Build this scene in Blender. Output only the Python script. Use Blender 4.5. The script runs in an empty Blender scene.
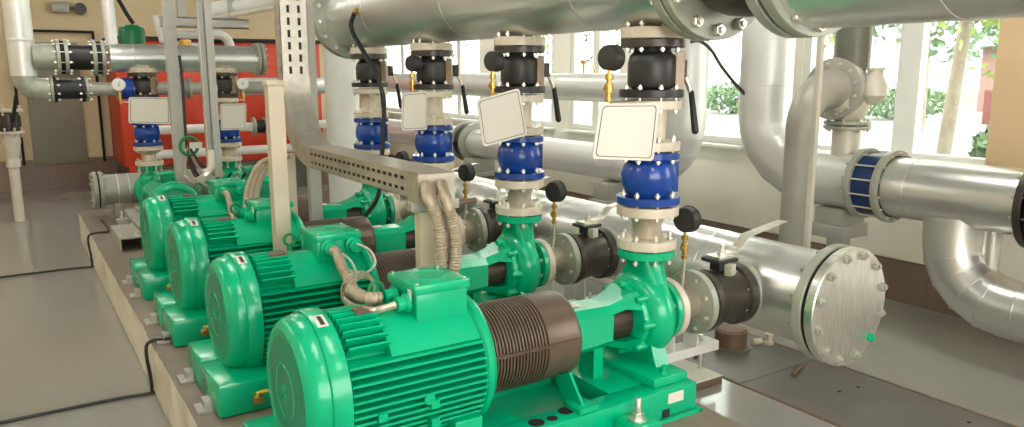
import bpy, bmesh, math, random
from mathutils import Vector, Matrix
random.seed(7)
C = bpy.context.scene.collection
PI = math.pi
V = Vector
sc = bpy.context.scene

# ------------------------------------------------------------------ materials
def mat(name, col, rough=.5, metal=0., var=.06, scale=14., bump=0., spec=.5, stretch=None, dirt=None, dirt_amt=.35):
    m = bpy.data.materials.new(name); m.use_nodes = True
    nt = m.node_tree; b = nt.nodes['Principled BSDF']
    b.inputs['Roughness'].default_value = rough; b.inputs['Metallic'].default_value = metal
    b.inputs['Specular IOR Level'].default_value = spec
    tc = nt.nodes.new('ShaderNodeTexCoord')
    n = nt.nodes.new('ShaderNodeTexNoise'); n.inputs['Scale'].default_value = scale; n.inputs['Detail'].default_value = 5
    src = tc.outputs['Object']
    if stretch:
        mp = nt.nodes.new('ShaderNodeMapping'); mp.inputs['Scale'].default_value = stretch
        nt.links.new(src, mp.inputs[0]); src = mp.outputs[0]
    nt.links.new(src, n.inputs['Vector'])
    r = nt.nodes.new('ShaderNodeValToRGB')
    r.color_ramp.elements[0].position = .3; r.color_ramp.elements[1].position = .7
    c0 = [max(0, x*(1-var)) for x in col]; c1 = [min(1, x*(1+var)) for x in col]
    r.color_ramp.elements[0].color = (*c0, 1); r.color_ramp.elements[1].color = (*c1, 1)
    nt.links.new(n.outputs['Fac'], r.inputs[0])
    out = r.outputs[0]
    if dirt:
        n2 = nt.nodes.new('ShaderNodeTexNoise'); n2.inputs['Scale'].default_value = scale*.35; n2.inputs['Detail'].default_value = 8
        nt.links.new(tc.outputs['Object'], n2.inputs['Vector'])
        r2 = nt.nodes.new('ShaderNodeValToRGB'); r2.color_ramp.elements[0].position = .52; r2.color_ramp.elements[1].position = .72
        r2.color_ramp.elements[0].color = (0, 0, 0, 1); r2.color_ramp.elements[1].color = (dirt_amt, dirt_amt, dirt_amt, 1)
        nt.links.new(n2.outputs['Fac'], r2.inputs[0])
        mx = nt.nodes.new('ShaderNodeMix'); mx.data_type = 'RGBA'
        nt.links.new(r2.outputs[0], mx.inputs[0]); nt.links.new(out, mx.inputs[6]); mx.inputs[7].default_value = (*dirt, 1)
        out = mx.outputs[2]
    nt.links.new(out, b.inputs['Base Color'])
    rr = nt.nodes.new('ShaderNodeMapRange'); rr.inputs[3].default_value = max(.02, rough-.06); rr.inputs[4].default_value = min(1, rough+.06)
    nt.links.new(n.outputs['Fac'], rr.inputs[0]); nt.links.new(rr.outputs[0], b.inputs['Roughness'])
    if bump:
        bp = nt.nodes.new('ShaderNodeBump'); bp.inputs['Strength'].default_value = bump; bp.inputs['Distance'].default_value = .01
        nt.links.new(n.outputs['Fac'], bp.inputs['Height']); nt.links.new(bp.outputs[0], b.inputs['Normal'])
    return m

def perf(name, col, hole, axes, pitch, thr=.2, rough=.4, metal=0.):
    """sheet with a regular punched pattern along two object axes"""
    m = mat(name, col, rough, metal)
    nt = m.node_tree; b = nt.nodes['Principled BSDF']
    base = b.inputs['Base Color'].links[0].from_socket
    tc = nt.nodes.new('ShaderNodeTexCoord'); sp = nt.nodes.new('ShaderNodeSeparateXYZ'); nt.links.new(tc.outputs['Object'], sp.inputs[0])
    def mth(op, a, bb=None):
        x = nt.nodes.new('ShaderNodeMath'); x.operation = op
        for i, s in enumerate((a, bb)):
            if s is None: continue
            if isinstance(s, (int, float)): x.inputs[i].default_value = s
            else: nt.links.new(s, x.inputs[i])
        return x.outputs[0]
    s = [mth('SINE', mth('MULTIPLY', sp.outputs[a], 2*PI/pitch)) for a in axes]
    p = mth('GREATER_THAN', mth('MULTIPLY', s[0], s[1]), thr)
    mx = nt.nodes.new('ShaderNodeMix'); mx.data_type = 'RGBA'
    nt.links.new(p, mx.inputs[0]); nt.links.new(base, mx.inputs[6]); mx.inputs[7].default_value = (*hole, 1)
    nt.links.new(mx.outputs[2], b.inputs['Base Color'])
    return m

M = {}
M['green'] = mat('green_machine_paint', (.0, .40, .185), .22, 0, .03, 5, spec=.45)
M['green_dark'] = mat('green_duct_paint', (.005, .19, .06), .4)
M['grille'] = perf('green_punched_grille', (.004, .33, .165), (.002, .13, .065), (1, 2), .0135, .3)
M['clad'] = mat('aluminium_cladding', (.74, .74, .70), .30, .85, .05, 4, bump=.05, stretch=(1, 1, 1))
M['clad_far'] = mat('pale_cladding', (.76, .76, .72), .40, .4, .05, 4)
M['brush'] = mat('brushed_steel_disc', (.84, .82, .76), .32, 1., .10, 10, bump=.06, stretch=(6, 1, 1))
M['flange'] = mat('grey_green_flange_paint', (.36, .37, .30), .42, .15, .1, 20, dirt=(.16, .13, .09))
M['cream'] = mat('cream_flange_paint', (.62, .55, .43), .42, .1, .08, 20, dirt=(.34, .26, .17), dirt_amt=.4)
M['steel'] = mat('stainless_spool', (.66, .58, .47), .3, .75, .1, 8)
M['zinc'] = mat('zinc_bolt', (.72, .68, .58), .33, .8, .1, 30)
M['black'] = mat('black_cast_iron', (.026, .025, .022), .42, .1, .2, 12)
M['blackm'] = mat('black_rubber', (.012, .012, .012), .5, 0, .2, 20)
M['dark'] = mat('dark_recess', (.01, .01, .009), .8)
M['bodyb'] = mat('brown_black_valve', (.055, .046, .036), .35, .3, .2, 12)
M['plate_lit'] = mat('lit_bonnet_plate', (.30, .22, .15), .38, .3, .1, 12)  # tan base colour carries the warm light falling on the bonnet plate
M['navy'] = mat('navy_sleeve', (.006, .03, .12), .3, 0, .1, 10)
M['blue'] = mat('blue_valve_enamel', (.010, .055, .29), .2, 0, .2, 12)
M['bronze'] = mat('brown_guard_plastic', (.125, .088, .058), .34, .25, .1, 10)
M['mesh'] = perf('brown_punched_guard', (.10, .065, .045), (.006, .005, .004), (0, 2), .014, .1, .4, .4)
M['brass'] = mat('brass', (.62, .37, .10), .3, .9, .1, 40)
M['galv'] = mat('galvanised_tray', (.60, .56, .48), .36, .85, .1, 22, dirt=(.45, .38, .28), dirt_amt=.3)
M['strut'] = mat('grey_strut_paint', (.42, .41, .35), .45, .2, .06, 8)
M['tan'] = mat('tan_post_paint', (.60, .51, .38), .42, .15, .06, 8)
M['sign'] = mat('off_white_sign', (.70, .66, .56), .4, 0, .02, 5)
M['line'] = mat('black_sign_line', (.02, .02, .02), .5)
M['white'] = mat('white_paint', (.80, .79, .74), .4, 0, .03, 6)
M['cream_pipe'] = mat('cream_pipe_paint', (.66, .62, .52), .38, .1, .05, 6)
M['conduit'] = mat('ribbed_conduit', (.40, .33, .23), .42, .35, .1, 30)
M['yellow'] = mat('yellow_handle', (.75, .48, .02), .4)
M['red'] = mat('red_boiler_panel', (.56, .045, .012), .38, 0, .07, 3)
M['grey_pipe'] = mat('grey_painted_pipe', (.40, .39, .33), .38, .1, .06, 6)
M['darkpipe'] = mat('dark_grey_pipe', (.13, .13, .10), .4, .2, .1, 6)
M['rust'] = mat('brown_rust', (.16, .10, .065), .6, .1, .2, 20)
M['dial'] = mat('white_dial', (.8, .8, .76), .4)
M['floor'] = mat('grey_epoxy_floor', (.31, .30, .265), .11, 0, .05, .9, spec=.55, dirt=(.30, .28, .23), dirt_amt=.25)
M['plinth'] = mat('chipped_painted_plinth', (.80, .75, .63), .55, 0, .1, 6, bump=.35, dirt=(.25, .2, .15), dirt_amt=.6)
M['plinth_top'] = mat('worn_concrete_top', (.19, .155, .115), .6, 0, .15, 7, bump=.3, dirt=(.40, .34, .26), dirt_amt=.5)
M['plate'] = mat('trench_plate', (.14, .13, .11), .42, .2, .08, 5, dirt=(.22, .20, .17), dirt_amt=.4)
M['wall'] = mat('cream_wall_plaster', (.86, .82, .71), .7, 0, .03, 3)
M['wallb'] = mat('ochre_wall_plaster', (.74, .60, .37), .7, 0, .05, 2)
M['pier'] = mat('ochre_pier_plaster', (.66, .48, .28), .7, 0, .05, 2)
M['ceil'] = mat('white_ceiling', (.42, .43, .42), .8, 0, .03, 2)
M['door'] = mat('grey_door', (.27, .255, .19), .45, 0, .08, 2)
def tile_mat(name, col, grout, w, h):
    m = mat(name, col, .35); nt = m.node_tree; b = nt.nodes['Principled BSDF']
    tc = nt.nodes.new('ShaderNodeTexCoord'); sp = nt.nodes.new('ShaderNodeSeparateXYZ'); cb = nt.nodes.new('ShaderNodeCombineXYZ')
    ad = nt.nodes.new('ShaderNodeMath'); ad.operation = 'ADD'
    nt.links.new(tc.outputs['Object'], sp.inputs[0]); nt.links.new(sp.outputs[0], ad.inputs[0]); nt.links.new(sp.outputs[1], ad.inputs[1])
    nt.links.new(ad.outputs[0], cb.inputs[0]); nt.links.new(sp.outputs[2], cb.inputs[1])
    br = nt.nodes.new('ShaderNodeTexBrick'); br.offset = 0; br.inputs['Scale'].default_value = 1
    br.inputs['Brick Width'].default_value = w; br.inputs['Row Height'].default_value = h; br.inputs['Mortar Size'].default_value = .003
    br.inputs['Color1'].default_value = (*col, 1); br.inputs['Color2'].default_value = (*[x*.88 for x in col], 1); br.inputs['Mortar'].default_value = (*grout, 1)
    nt.links.new(cb.outputs[0], br.inputs['Vector']); nt.links.new(br.outputs['Color'], b.inputs['Base Color'])
    return m
M['tile'] = tile_mat('brown_skirting_tile', (.24, .165, .115), (.13, .10, .07), .42, .40)
M['leaf'] = mat('tree_leaves', (.24, .32, .07), .6, 0, .4, 2.5)
M['leaf2'] = mat('darker_tree_leaves', (.12, .20, .10), .6, 0, .4, 2.5)
M['bark'] = mat('pale_bark', (.26, .21, .165), .8, 0, .2, 5)
M['ground'] = mat('pale_paving', (.27, .27, .25), .8, 0, .08, .6)
M['grass'] = mat('lawn', (.09, .14, .05), .9, 0, .3, 3)
M['redfence'] = mat('red_fence', (.20, .055, .05), .6)
M['roof'] = mat('pink_brick', (.26, .15, .13), .8)
M['house'] = mat('pale_house', (.24, .25, .28), .8)
M['teal'] = mat('teal_post', (.03, .13, .12), .5)
def glass():
    m = bpy.data.materials.new('window_glass'); m.use_nodes = True; nt = m.node_tree; nt.nodes.clear()
    o = nt.nodes.new('ShaderNodeOutputMaterial'); mx = nt.nodes.new('ShaderNodeMixShader'); t = nt.nodes.new('ShaderNodeBsdfTransparent')
    g = nt.nodes.new('ShaderNodeBsdfGlossy'); g.inputs['Roughness'].default_value = .02
    fr = nt.nodes.new('ShaderNodeValue'); fr.outputs[0].default_value = .05
    t.inputs[0].default_value = (.93, .97, .94, 1)
    nt.links.new(fr.outputs[0], mx.inputs[0]); nt.links.new(t.outputs[0], mx.inputs[1]); nt.links.new(g.outputs[0], mx.inputs[2]); nt.links.new(mx.outputs[0], o.inputs[0])
    return m
M['glass'] = glass()
def emis(name, s, col=(1, .975, .93)):
    m = bpy.data.materials.new(name); m.use_nodes = True; b = m.node_tree.nodes['Principled BSDF']
    b.inputs['Emission Color'].default_value = (*col, 1); b.inputs['Emission Strength'].default_value = s
    return m
M['lamp'] = emis('fill_lamp_tube', 36)  # glowing tubes of the added, unseen fill lamps

# ------------------------------------------------------------------ mesh builder
AX = {'X': V((1, 0, 0)), 'Y': V((0, 1, 0)), 'Z': V((0, 0, 1)), '-X': V((-1, 0, 0)), '-Y': V((0, -1, 0)), '-Z': V((0, 0, -1))}
def axv(a): return AX[a].copy() if isinstance(a, str) else V(a).normalized()
def frame(a):
    w = axv(a); t = V((0, 0, 1)) if abs(w.z) < .9 else V((1, 0, 0))
    u = t.cross(w).normalized(); v = w.cross(u)
    return u, v, w

class MB:
    def __init__(s): s.bm = bmesh.new()
    def box(s, x0, x1, y0, y1, z0, z1, bev=0):
        r = bmesh.ops.create_cube(s.bm, size=1)['verts']
        for v in r: v.co = V((x0+(v.co.x+.5)*(x1-x0), y0+(v.co.y+.5)*(y1-y0), z0+(v.co.z+.5)*(z1-z0)))
        if bev:
            es = {e for v in r for e in v.link_edges}
            bmesh.ops.bevel(s.bm, geom=list(es), offset=bev, segments=2, affect='EDGES', profile=.5)
        return s
    def obox(s, c, ax, sx, sy, sz):
        u, v, w = frame(ax); c = V(c)
        r = bmesh.ops.create_cube(s.bm, size=1)['verts']
        for q in r: q.co = c+u*q.co.x*sx+v*q.co.y*sy+w*q.co.z*sz
        return s
    def lathe(s, prof, o, ax='Z', seg=32, cap=True, a0=0, a1=2*PI):
        """prof: list of (radius, height along axis)"""
        u, v, w = frame(ax); o = V(o); full = abs(a1-a0-2*PI) < 1e-6
        n = seg if full else seg+1; rings = []
        for r, h in prof:
            rings.append([s.bm.verts.new(o+w*h+(u*math.cos(a0+(a1-a0)*i/seg)+v*math.sin(a0+(a1-a0)*i/seg))*max(r, 1e-5)) for i in range(n)])
        for a, b in zip(rings, rings[1:]):
            for i in range(seg):
                j = (i+1) % n
                s.bm.faces.new((a[i], a[j], b[j], b[i]))
        if cap:
            for rg, fl in ((rings[0], True), (rings[-1], False)):
                f = s.bm.faces.new(rg[::-1] if fl else rg)
        return s
    def cyl(s, p0, p1, r, r1=None, seg=24):
        p0 = V(p0); p1 = V(p1); d = p1-p0
        return s.lathe([(r, 0), (r if r1 is None else r1, d.length)], p0, d, seg)
    def disc(s, c, ax, r, t, seg=40, bev=.003, hole=0):
        """flange disc from c along ax by t"""
        if hole: return s.lathe([(hole, 0), (r-bev, 0), (r, bev), (r, t-bev), (r-bev, t), (hole, t), (hole, 0)], c, ax, seg, cap=False)
        return s.lathe([(r-bev, 0), (r, bev), (r, t-bev), (r-bev, t)], c, ax, seg)
    def loft(s, rings, cap=True):
        rs = [[s.bm.verts.new(p) for p in r] for r in rings]; n = len(rs[0])
        for a, b in zip(rs, rs[1:]):
            for i in range(n): s.bm.faces.new((a[i], a[(i+1) % n], b[(i+1) % n], b[i]))
        if cap: s.bm.faces.new(rs[0][::-1]); s.bm.faces.new(rs[-1])
        return s
    def prism(s, pts, d):
        d = V(d); return s.loft([[V(p) for p in pts], [V(p)+d for p in pts]])
    def tube(s, path, r, seg=10, cap=True):
        P = [V(p) for p in path]; rings = []; u = None
        for i, p in enumerate(P):
            t = ((P[i]-P[i-1]).normalized() if i else V()) + ((P[i+1]-P[i]).normalized() if i < len(P)-1 else V())
            t.normalize()
            if u is None:
                u = t.orthogonal().normalized()
            u = (u-t*u.dot(t)).normalized(); v = t.cross(u)
            rr = r[i] if isinstance(r, (list, tuple)) else r
            k = 1.
            if 0 < i < len(P)-1:
                cs = (P[i]-P[i-1]).normalized().dot((P[i+1]-P[i]).normalized())
                k = 1/max(.5, math.sqrt(max(.1, (1+cs)/2)))
            ring = []
            for j in range(seg):
                a = 2*PI*j/seg; off = u*math.cos(a)+v*math.sin(a)
                ring.append(p+off*rr)
            rings.append(ring)
        return s.loft(rings, cap)
    def build(s, name, m, parent=None, smooth=38, O=None):
        me = bpy.data.meshes.new(name)
        bmesh.ops.recalc_face_normals(s.bm, faces=s.bm.faces)
        if parent is not None: O = V(parent['o_'])
        elif O is None:
            zs = [v.co for v in s.bm.verts]
            O = V(((min(c.x for c in zs)+max(c.x for c in zs))/2, (min(c.y for c in zs)+max(c.y for c in zs))/2, min(c.z for c in zs)))
        O = V(O)
        for v in s.bm.verts: v.co -= O
        s.bm.to_mesh(me); s.bm.free()
        if smooth:
            me.polygons.foreach_set('use_smooth', [True]*len(me.polygons)); me.set_sharp_from_angle(angle=math.radians(smooth))
        me.materials.append(M[m] if isinstance(m, str) else m)
        o = bpy.data.objects.new(name, me); C.objects.link(o)
        o['o_'] = tuple(O)
        if parent is not None: o.parent = parent
        else: o.location = O
        return o

def tag(o, label=None, cat=None, group=None, kind=None):
    for k, x in (('label', label), ('category', cat), ('group', group), ('kind', kind)):
        if x: o[k] = x
    return o
def thing(name, label, cat, loc, group=None):
    o = bpy.data.objects.new(name, None); C.objects.link(o); o.location = V(loc); o['o_'] = tuple(loc); o.empty_display_size = .1
    return tag(o, label, cat, group)
def struct(name, mb, m, parent=None, smooth=30):
    o = mb.build(name, m, parent, smooth)
    if parent is None: o['kind'] = 'structure'
    return o

def arc(p0, p1, c, n=8):
    """points turning from p0 to p1 around centre c (quarter turn)"""
    c = V(c); a = V(p0)-c; b = V(p1)-c
    return [c+a*math.cos(PI/2*i/n)+b*math.sin(PI/2*i/n) for i in range(n+1)]
def smoothpath(pts, n=8):
    P = [V(p) for p in pts]; P = [P[0]*2-P[1]]+P+[P[-1]*2-P[-2]]; out = []
    for i in range(1, len(P)-2):
        for k in range(n):
            t = k/n; a, b, c, d = P[i-1], P[i], P[i+1], P[i+2]
            out.append(.5*((2*b)+(c-a)*t+(2*a-5*b+4*c-d)*t*t+(3*b-a-3*c+d)*t**3))
    out.append(P[-2]); return out

# bolts: one mesh per size, copies share the data
_bolt = {}
def bolt_mesh(size, L, m, heads):
    k = (size, round(L, 4), m, heads)
    if k not in _bolt:
        b = MB(); s = size
        b.lathe([(s*.52, 0), (s*.52, L)], (0, 0, 0), 'Z', 8)
        if heads in ('both', 'top'): b.lathe([(s, L), (s, L+s*.75), (s*.85, L+s*.85)], (0, 0, 0), 'Z', 6); b.lathe([(s*.5, L+s*.8), (s*.5, L+s*1.5)], (0, 0, 0), 'Z', 8)
        if heads in ('both', 'low'): b.lathe([(s*.85, -s*.85), (s, -s*.75), (s, 0)], (0, 0, 0), 'Z', 6); b.lathe([(s*.5, -s*1.3), (s*.5, -s*.8)], (0, 0, 0), 'Z', 8)
        me = bpy.data.meshes.new('bolt'); bmesh.ops.recalc_face_normals(b.bm, faces=b.bm.faces); b.bm.to_mesh(me); b.bm.free(); me.materials.append(M[m])
        _bolt[k] = me
    return _bolt[k]
def bolts(parent, c, ax, R, n, L, size=.013, m='zinc', ph=.5, heads='both', odd=None):
    u, v, w = frame(ax); c = V(c); me = bolt_mesh(size, L, m, heads)
    q = w.to_track_quat('Z', 'Y')
    for i in range(n):
        a = 2*PI*(i+ph)/n
        o = bpy.data.objects.new('bolt', bolt_mesh(size, L, odd[1], heads) if odd and odd[0] == i else me)
        C.objects.link(o); o.parent = parent
        o.location = c+(u*math.cos(a)+v*math.sin(a))*R-V(parent['o_']); o.rotation_mode = 'QUATERNION'; o.rotation_quaternion = q

def slotted(mb, o, eu, ev, en, us, vs, holes, t=.003):
    """sheet over the grid us x vs with the given cells punched out"""
    o, eu, ev, en = V(o), V(eu), V(ev), V(en); g = {}
    def vt(i, j, k):
        if (i, j, k) not in g: g[i, j, k] = mb.bm.verts.new(o+eu*us[i]+ev*vs[j]+en*(t*k))
        return g[i, j, k]
    nu, nv = len(us)-1, len(vs)-1
    solid = lambda i, j: 0 <= i < nu and 0 <= j < nv and (i, j) not in holes
    for i in range(nu):
        for j in range(nv):
            if not solid(i, j): continue
            for k in (0, 1): mb.bm.faces.new([vt(i, j, k), vt(i+1, j, k), vt(i+1, j+1, k), vt(i, j+1, k)])
            for (di, dj, a, b) in ((-1, 0, (i, j), (i, j+1)), (1, 0, (i+1, j), (i+1, j+1)), (0, -1, (i, j), (i+1, j)), (0, 1, (i, j+1), (i+1, j+1))):
                if not solid(i+di, j+dj): mb.bm.faces.new([vt(*a, 0), vt(*b, 0), vt(*b, 1), vt(*a, 1)])
def slot_grid(length, width, pitch, slot, rows, rw):
    us = [0]; hu = []
    n = int(length/pitch)
    for i in range(n):
        us += [pitch*i+(pitch-slot)/2, pitch*i+(pitch+slot)/2]; hu.append(len(us)-2)
    us.append(length); vs = [0]; hv = []
    for r in rows: vs += [r-rw/2, r+rw/2]; hv.append(len(vs)-2)
    vs.append(width)
    return us, vs, {(a, b) for a in hu for b in hv}

# ------------------------------------------------------------------ camera
cam = bpy.data.cameras.new('camera'); co = bpy.data.objects.new('camera', cam); C.objects.link(co)
XV1, YH, XV2, H = .842, 73.673, 1712.52, 1.7
cx, cy = 512., 213.5
f = math.sqrt((cx-XV1)*(XV2-cx)-(cy-YH)**2)
ex = V((XV2-cx, cy-YH, -f)).normalized(); ey = V((XV1-cx, cy-YH, -f)).normalized(); ez = ex.cross(ey)
R = Matrix((ex, ey, ez))          # rows: world axes in camera coordinates -> camera-to-world
co.matrix_world = Matrix.Translation((0, 0, H)) @ R.to_4x4()
cam.sensor_width = 36; cam.lens = f/1024*36; cam.clip_start = .05; cam.clip_end = 200
sc.camera = co

# ------------------------------------------------------------------ setting
XW, YB = 5.55, 13.3
struct('floor', MB().box(-4, XW+.2, -2, YB+.2, -.1, 0), 'floor')
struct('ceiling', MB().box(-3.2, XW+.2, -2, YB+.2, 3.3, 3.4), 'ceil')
def rough_plinth():
    b = MB()
    ys = [-1.5+i*.06 for i in range(176)]
    rings = []
    for y in ys:
        j = random.uniform(-.010, .010)+(random.uniform(0, .03) if random.random() < .16 and y < 5 else 0)
        k = random.uniform(-.002, .002)
        rings.append([V((.53+k, y, 0)), V((2.40, y, 0)), V((2.38, y, .3)), V((.575+j, y, .3)), V((.53+max(0, j)*.6, y, .292-abs(j)*.8))])
    return b.loft(rings)
o = rough_plinth().build('floor_plinth', 'plinth', None, 25); o['kind'] = 'structure'
o.data.materials.append(M['plinth_top'])
for p in o.data.polygons:
    if p.normal.z > .75 and p.center.z > .1: p.material_index = 1

# right wall with windows: piers, sill wall and lintel as one shell
wins = [(2.56, 4.12), (4.68, 6.02), (6.36, 7.28), (7.6, 8.9), (9.3, 10.6), (11.1, 12.6)]
b = MB(); b.box(XW, XW+.2, 2.0, YB+.2, 0, 1.06); b.box(XW, XW+.2, 2.0, YB+.2, 2.85, 3.4)
ys = [2.5]+[y for w in wins for y in w]+[YB+.2]
for y0, y1 in zip(ys[::2], ys[1::2]):
    if y1 > y0+.02: b.box(XW, XW+.2, y0, y1, 1.06, 2.85)
struct('wall_right', b, 'wall')
struct('trim_1', MB().box(XW-.13, XW+.2, .0, 2.555, 1.06, 3.3), 'pier')
struct('wall_front', MB().box(XW, XW+.2, -2, 2.0, 0, 1.06), 'wall')
for i, (y0, y1) in enumerate(wins):
    r = tag(thing('window_%d' % (i+1), None, None, (XW+.05, (y0+y1)/2, 1.06)), kind='structure')
    b = MB(); F = .065
    b.box(XW+.02, XW+.10, y0, y1, 1.06, 1.06+F); b.box(XW+.02, XW+.10, y0, y1, 2.85-F, 2.85)
    b.box(XW+.02, XW+.10, y0, y0+F, 1.06+F, 2.85-F); b.box(XW+.02, XW+.10, y1-F, y1, 1.06+F, 2.85-F)
    ms = {0: [3.22]}.get(i, [(y0+y1)/2])
    for mY in ms:
        w = .085 if i == 0 else .055
        b.box(XW+.02, XW+.10, mY-w, mY+w, 1.06+F, 2.85-F)
    b.build('window_frame', 'white', r)
    ed = [y0+F]+[q for mY in ms for q in (mY-w, mY+w)]+[y1-F]
    for a0, a1 in zip(ed[::2], ed[1::2]):
        MB().box(XW+.055, XW+.062, a0, a1, 1.06+F, 2.85-F).build('glass_pane', 'glass', r, 0)
    MB().box(XW-.10, XW+.02, y0-.05, y1+.05, 1.03, 1.06, .004).build('window_sill', 'white', r)
struct('baseboard_right', MB().box(XW-.02, XW, .9, YB, 0, .31), 'tile')
struct('trim_2', MB().box(XW-.024, XW, .9, YB, .31, .318), 'rust')
struct('wall_left', MB().box(-3.2, -3, -2, YB, 0, 3.3), 'wallb')
b = MB(); b.box(-3.2, XW+.2, -2.2, -2, 0, .9); b.box(-3.2, XW+.2, -2.2, -2, 2.7, 3.3); b.box(-3.2, -1.2, -2.2, -2, .9, 2.7); b.box(2.6, XW+.2, -2.2, -2, .9, 2.7)
struct('wall_near', b, 'wall')
struct('wall_back', MB().box(-3, XW, YB, YB+.2, 0, 3.3), 'wallb')
struct('baseboard_back', MB().box(-3, XW, YB-.02, YB, 0, .45), 'tile')
d = tag(thing('door_1', None, None, (.62, YB-.03, .03)), kind='structure')
MB().box(.28, .98, YB-.06, YB-.021, .38, 2.15, .004).build('door_leaf', 'door', d)
b = MB(); b.box(.18, 1.22, YB-.07, YB-.03, 2.29, 2.325); b.box(1.185, 1.22, YB-.07, YB-.03, .38, 2.29); b.box(.14, .175, YB-.07, YB-.03, .38, 2.29)
b.build('door_track', 'dark', d)
# trench
t = thing('trench_cover', 'grey steel plate cover set into the white floor beneath the big blanked pipe', 'floor cover', (3.63, 4, 0))
for k in range(7):
    MB().box(3.287, 3.973, -.5+1.6*k, 1.095+1.6*k, 0, .004).build('cover_plate', 'plate', t)
b = MB(); b.box(3.262, 3.285, -.5, 10.7, 0, .005); b.box(3.975, 3.995, -.5, 10.7, 0, .005); b.build('cover_frame', 'rust', t)
for x, y in ((3.64, 2.33), (3.78, 2.31), (3.84, 1.75)): MB().lathe([(.011, .0042), (.011, .0052)], (x, y, 0), 'Z', 12).build('lifting_hole', 'dark', t)

# ------------------------------------------------------------------ pump units
ORD = ['nearest', 'second-nearest', 'third-nearest', 'farthest']
def pump(yc, name, label, P, base_mat='green', group=None):
    zc = .655; ax = (0, yc, zc)
    r = thing(name, label, 'pump', (1.45, yc, .3), group)
    at = lambda x: (x, yc, zc)
    # --- base
    b = MB()
    b.box(.613, .985, yc-.31, yc+.02, .302, .445, .012); b.box(.613, .985, yc+.03, yc+.31, .302, .452, .012)
    b.box(.98, 2.315, yc-.31, yc-.20, .315, .432, .006); b.box(.98, 2.315, yc+.20, yc+.31, .315, .432, .006)
    b.box(.98, 1.50, yc-.2, yc+.2, .40, .430); b.box(1.93, 2.315, yc-.2, yc+.2, .33, .431, .004)
    b.box(1.5, 1.93, yc-.2, yc+.2, .315, .335)
    b.box(.985, 2.335, yc-.325, yc-.31, .300, .315); b.box(2.315, 2.34, yc-.325, yc+.325, .30, .316, .003); b.box(.985, 2.335, yc+.31, yc+.325, .300, .315)
    b.box(2.11, 2.30, yc-.27, yc+.2, .432, .468, .005)
    b.build('base_frame', base_mat, r)
    b = MB()
    for x, y, s in ((1.53, yc-.26, .032), (1.60, yc-.262, .022), (1.68, yc-.24, .03)): b.lathe([(s, .4325), (s, .434)], (x, y, 0), 'Z', 16)
    b.build('slot_hole', 'dark', r)
    for x, s in ((1.93, -1), (1.1, -1), (1.93, 1), (1.1, 1)):
        y0 = yc+s*.37
        lg = MB().box(x-.07, x+.07, min(y0-.06, y0+.06), max(y0-.06, y0+.06), .302, .385, .006).build('anchor_lug', base_mat, r)
        b = MB(); b.lathe([(.034, .385), (.034, .391)], (x, y0, 0), 'Z', 18); b.lathe([(.024, .391), (.024, .413)], (x, y0, 0), 'Z', 6); b.lathe([(.0135, .41), (.0135, .47), (.011, .474)], (x, y0, 0), 'Z', 12)
        b.build('anchor_bolt', 'zinc', lg)
    MB().box(2.15, 2.235, yc-.3125, yc-.3105, .372, .415).build('base_label', 'sign', r)
    MB().box(2.12, 2.16, yc-.3125, yc-.309, .318, .352).build('drain_slot', 'dark', r)
    dv = MB(); dv.cyl((.76, yc-.31, .375), (.76, yc-.37, .375), .012, seg=10); dv.box(.74, .78, yc-.375, yc-.345, .36, .392, .004)
    dv = dv.build('drain_valve', 'brass', r)
    MB().tube([(.76, yc-.36, .39), (.76, yc-.36, .405), (.785, yc-.375, .412), (.81, yc-.385, .412)], .007, 8).build('valve_handle', 'yellow', dv)
    # --- motor
    b = MB(); b.lathe([(.188, .82), (.188, 1.34)], (0, yc, zc), 'X', 40)
    for i in range(13):
        zf = -.20+i*.0265
        w0 = math.sqrt(max(.0005, .248**2-zf**2))
        for s in (-1, 1):
            y0, y1 = sorted((yc+s*.12, yc+s*w0)); b.box(.835, 1.33, y0, y1, zc+zf-.0045, zc+zf+.0045)
    # smooth upper housing
    n = 16; rg = []
    for X in (.99, 1.335):
        pts = [V((X, yc+.236*math.cos(a), zc+.236*math.sin(a))) for a in [math.radians(32+116*i/n) for i in range(n+1)]]
        pts += [V((X, yc-.16, zc+.12)), V((X, yc+.16, zc+.12))]; rg.append(pts)
    b.loft(rg)
    for i in range(13):
        a = math.radians(44+i*92/12)
        d = V((0, math.cos(a), math.sin(a))); u = V((0, -math.sin(a), math.cos(a)))
        p = V((.85, yc, zc)); b.prism([p+d*.19+u*.005, p+d*.25+u*.004, p+d*.25-u*.004, p+d*.19-u*.005], (.15, 0, 0))
    b.lathe([(.20, 1.325), (.240, 1.33), (.25, 1.338), (.25, 1.358), (.238, 1.374), (.19, 1.388)], (0, yc, zc), 'X', 44)
    for x in (.93, 1.12):
        for dz in (-.05, -.115): b.box(x-.016, x+.016, yc-.254, yc-.19, zc+dz-.018, zc+dz+.012)
    mo = b.build('motor_body', 'green', r, 30)
    b = MB(); b.box(.93, 1.0, yc-.05, yc+.01, zc+.238, zc+.2505); b.build('name_plate', 'rust', mo)
    b = MB(); b.lathe([(.012, 0), (.02, .005), (.02, .014)], (1.10, yc-.238, zc-.03), '-Y', 12); b.build('earth_stud', 'green', mo)
    # feet of the motor
    for x in (.94, 1.26):
        for s in (-1, 1):
            y0, y1 = sorted((yc+s*.09, yc+s*.235))
            MB().box(x-.055, x+.055, y0, y1, .431, .505, .006).build('motor_foot', 'green', r)
    b = MB(); b.lathe([(.197, .694), (.212, .689), (.230, .697), (.244, .713), (.252, .735), (.255, .757), (.255, .762), (.262, .763), (.265, .767), (.265, .826), (.25, .828), (.24, .82), (.19, .82)], (0, yc, zc), 'X', 56)
    fc = b.build('fan_cover', 'green', r, 40)
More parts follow.
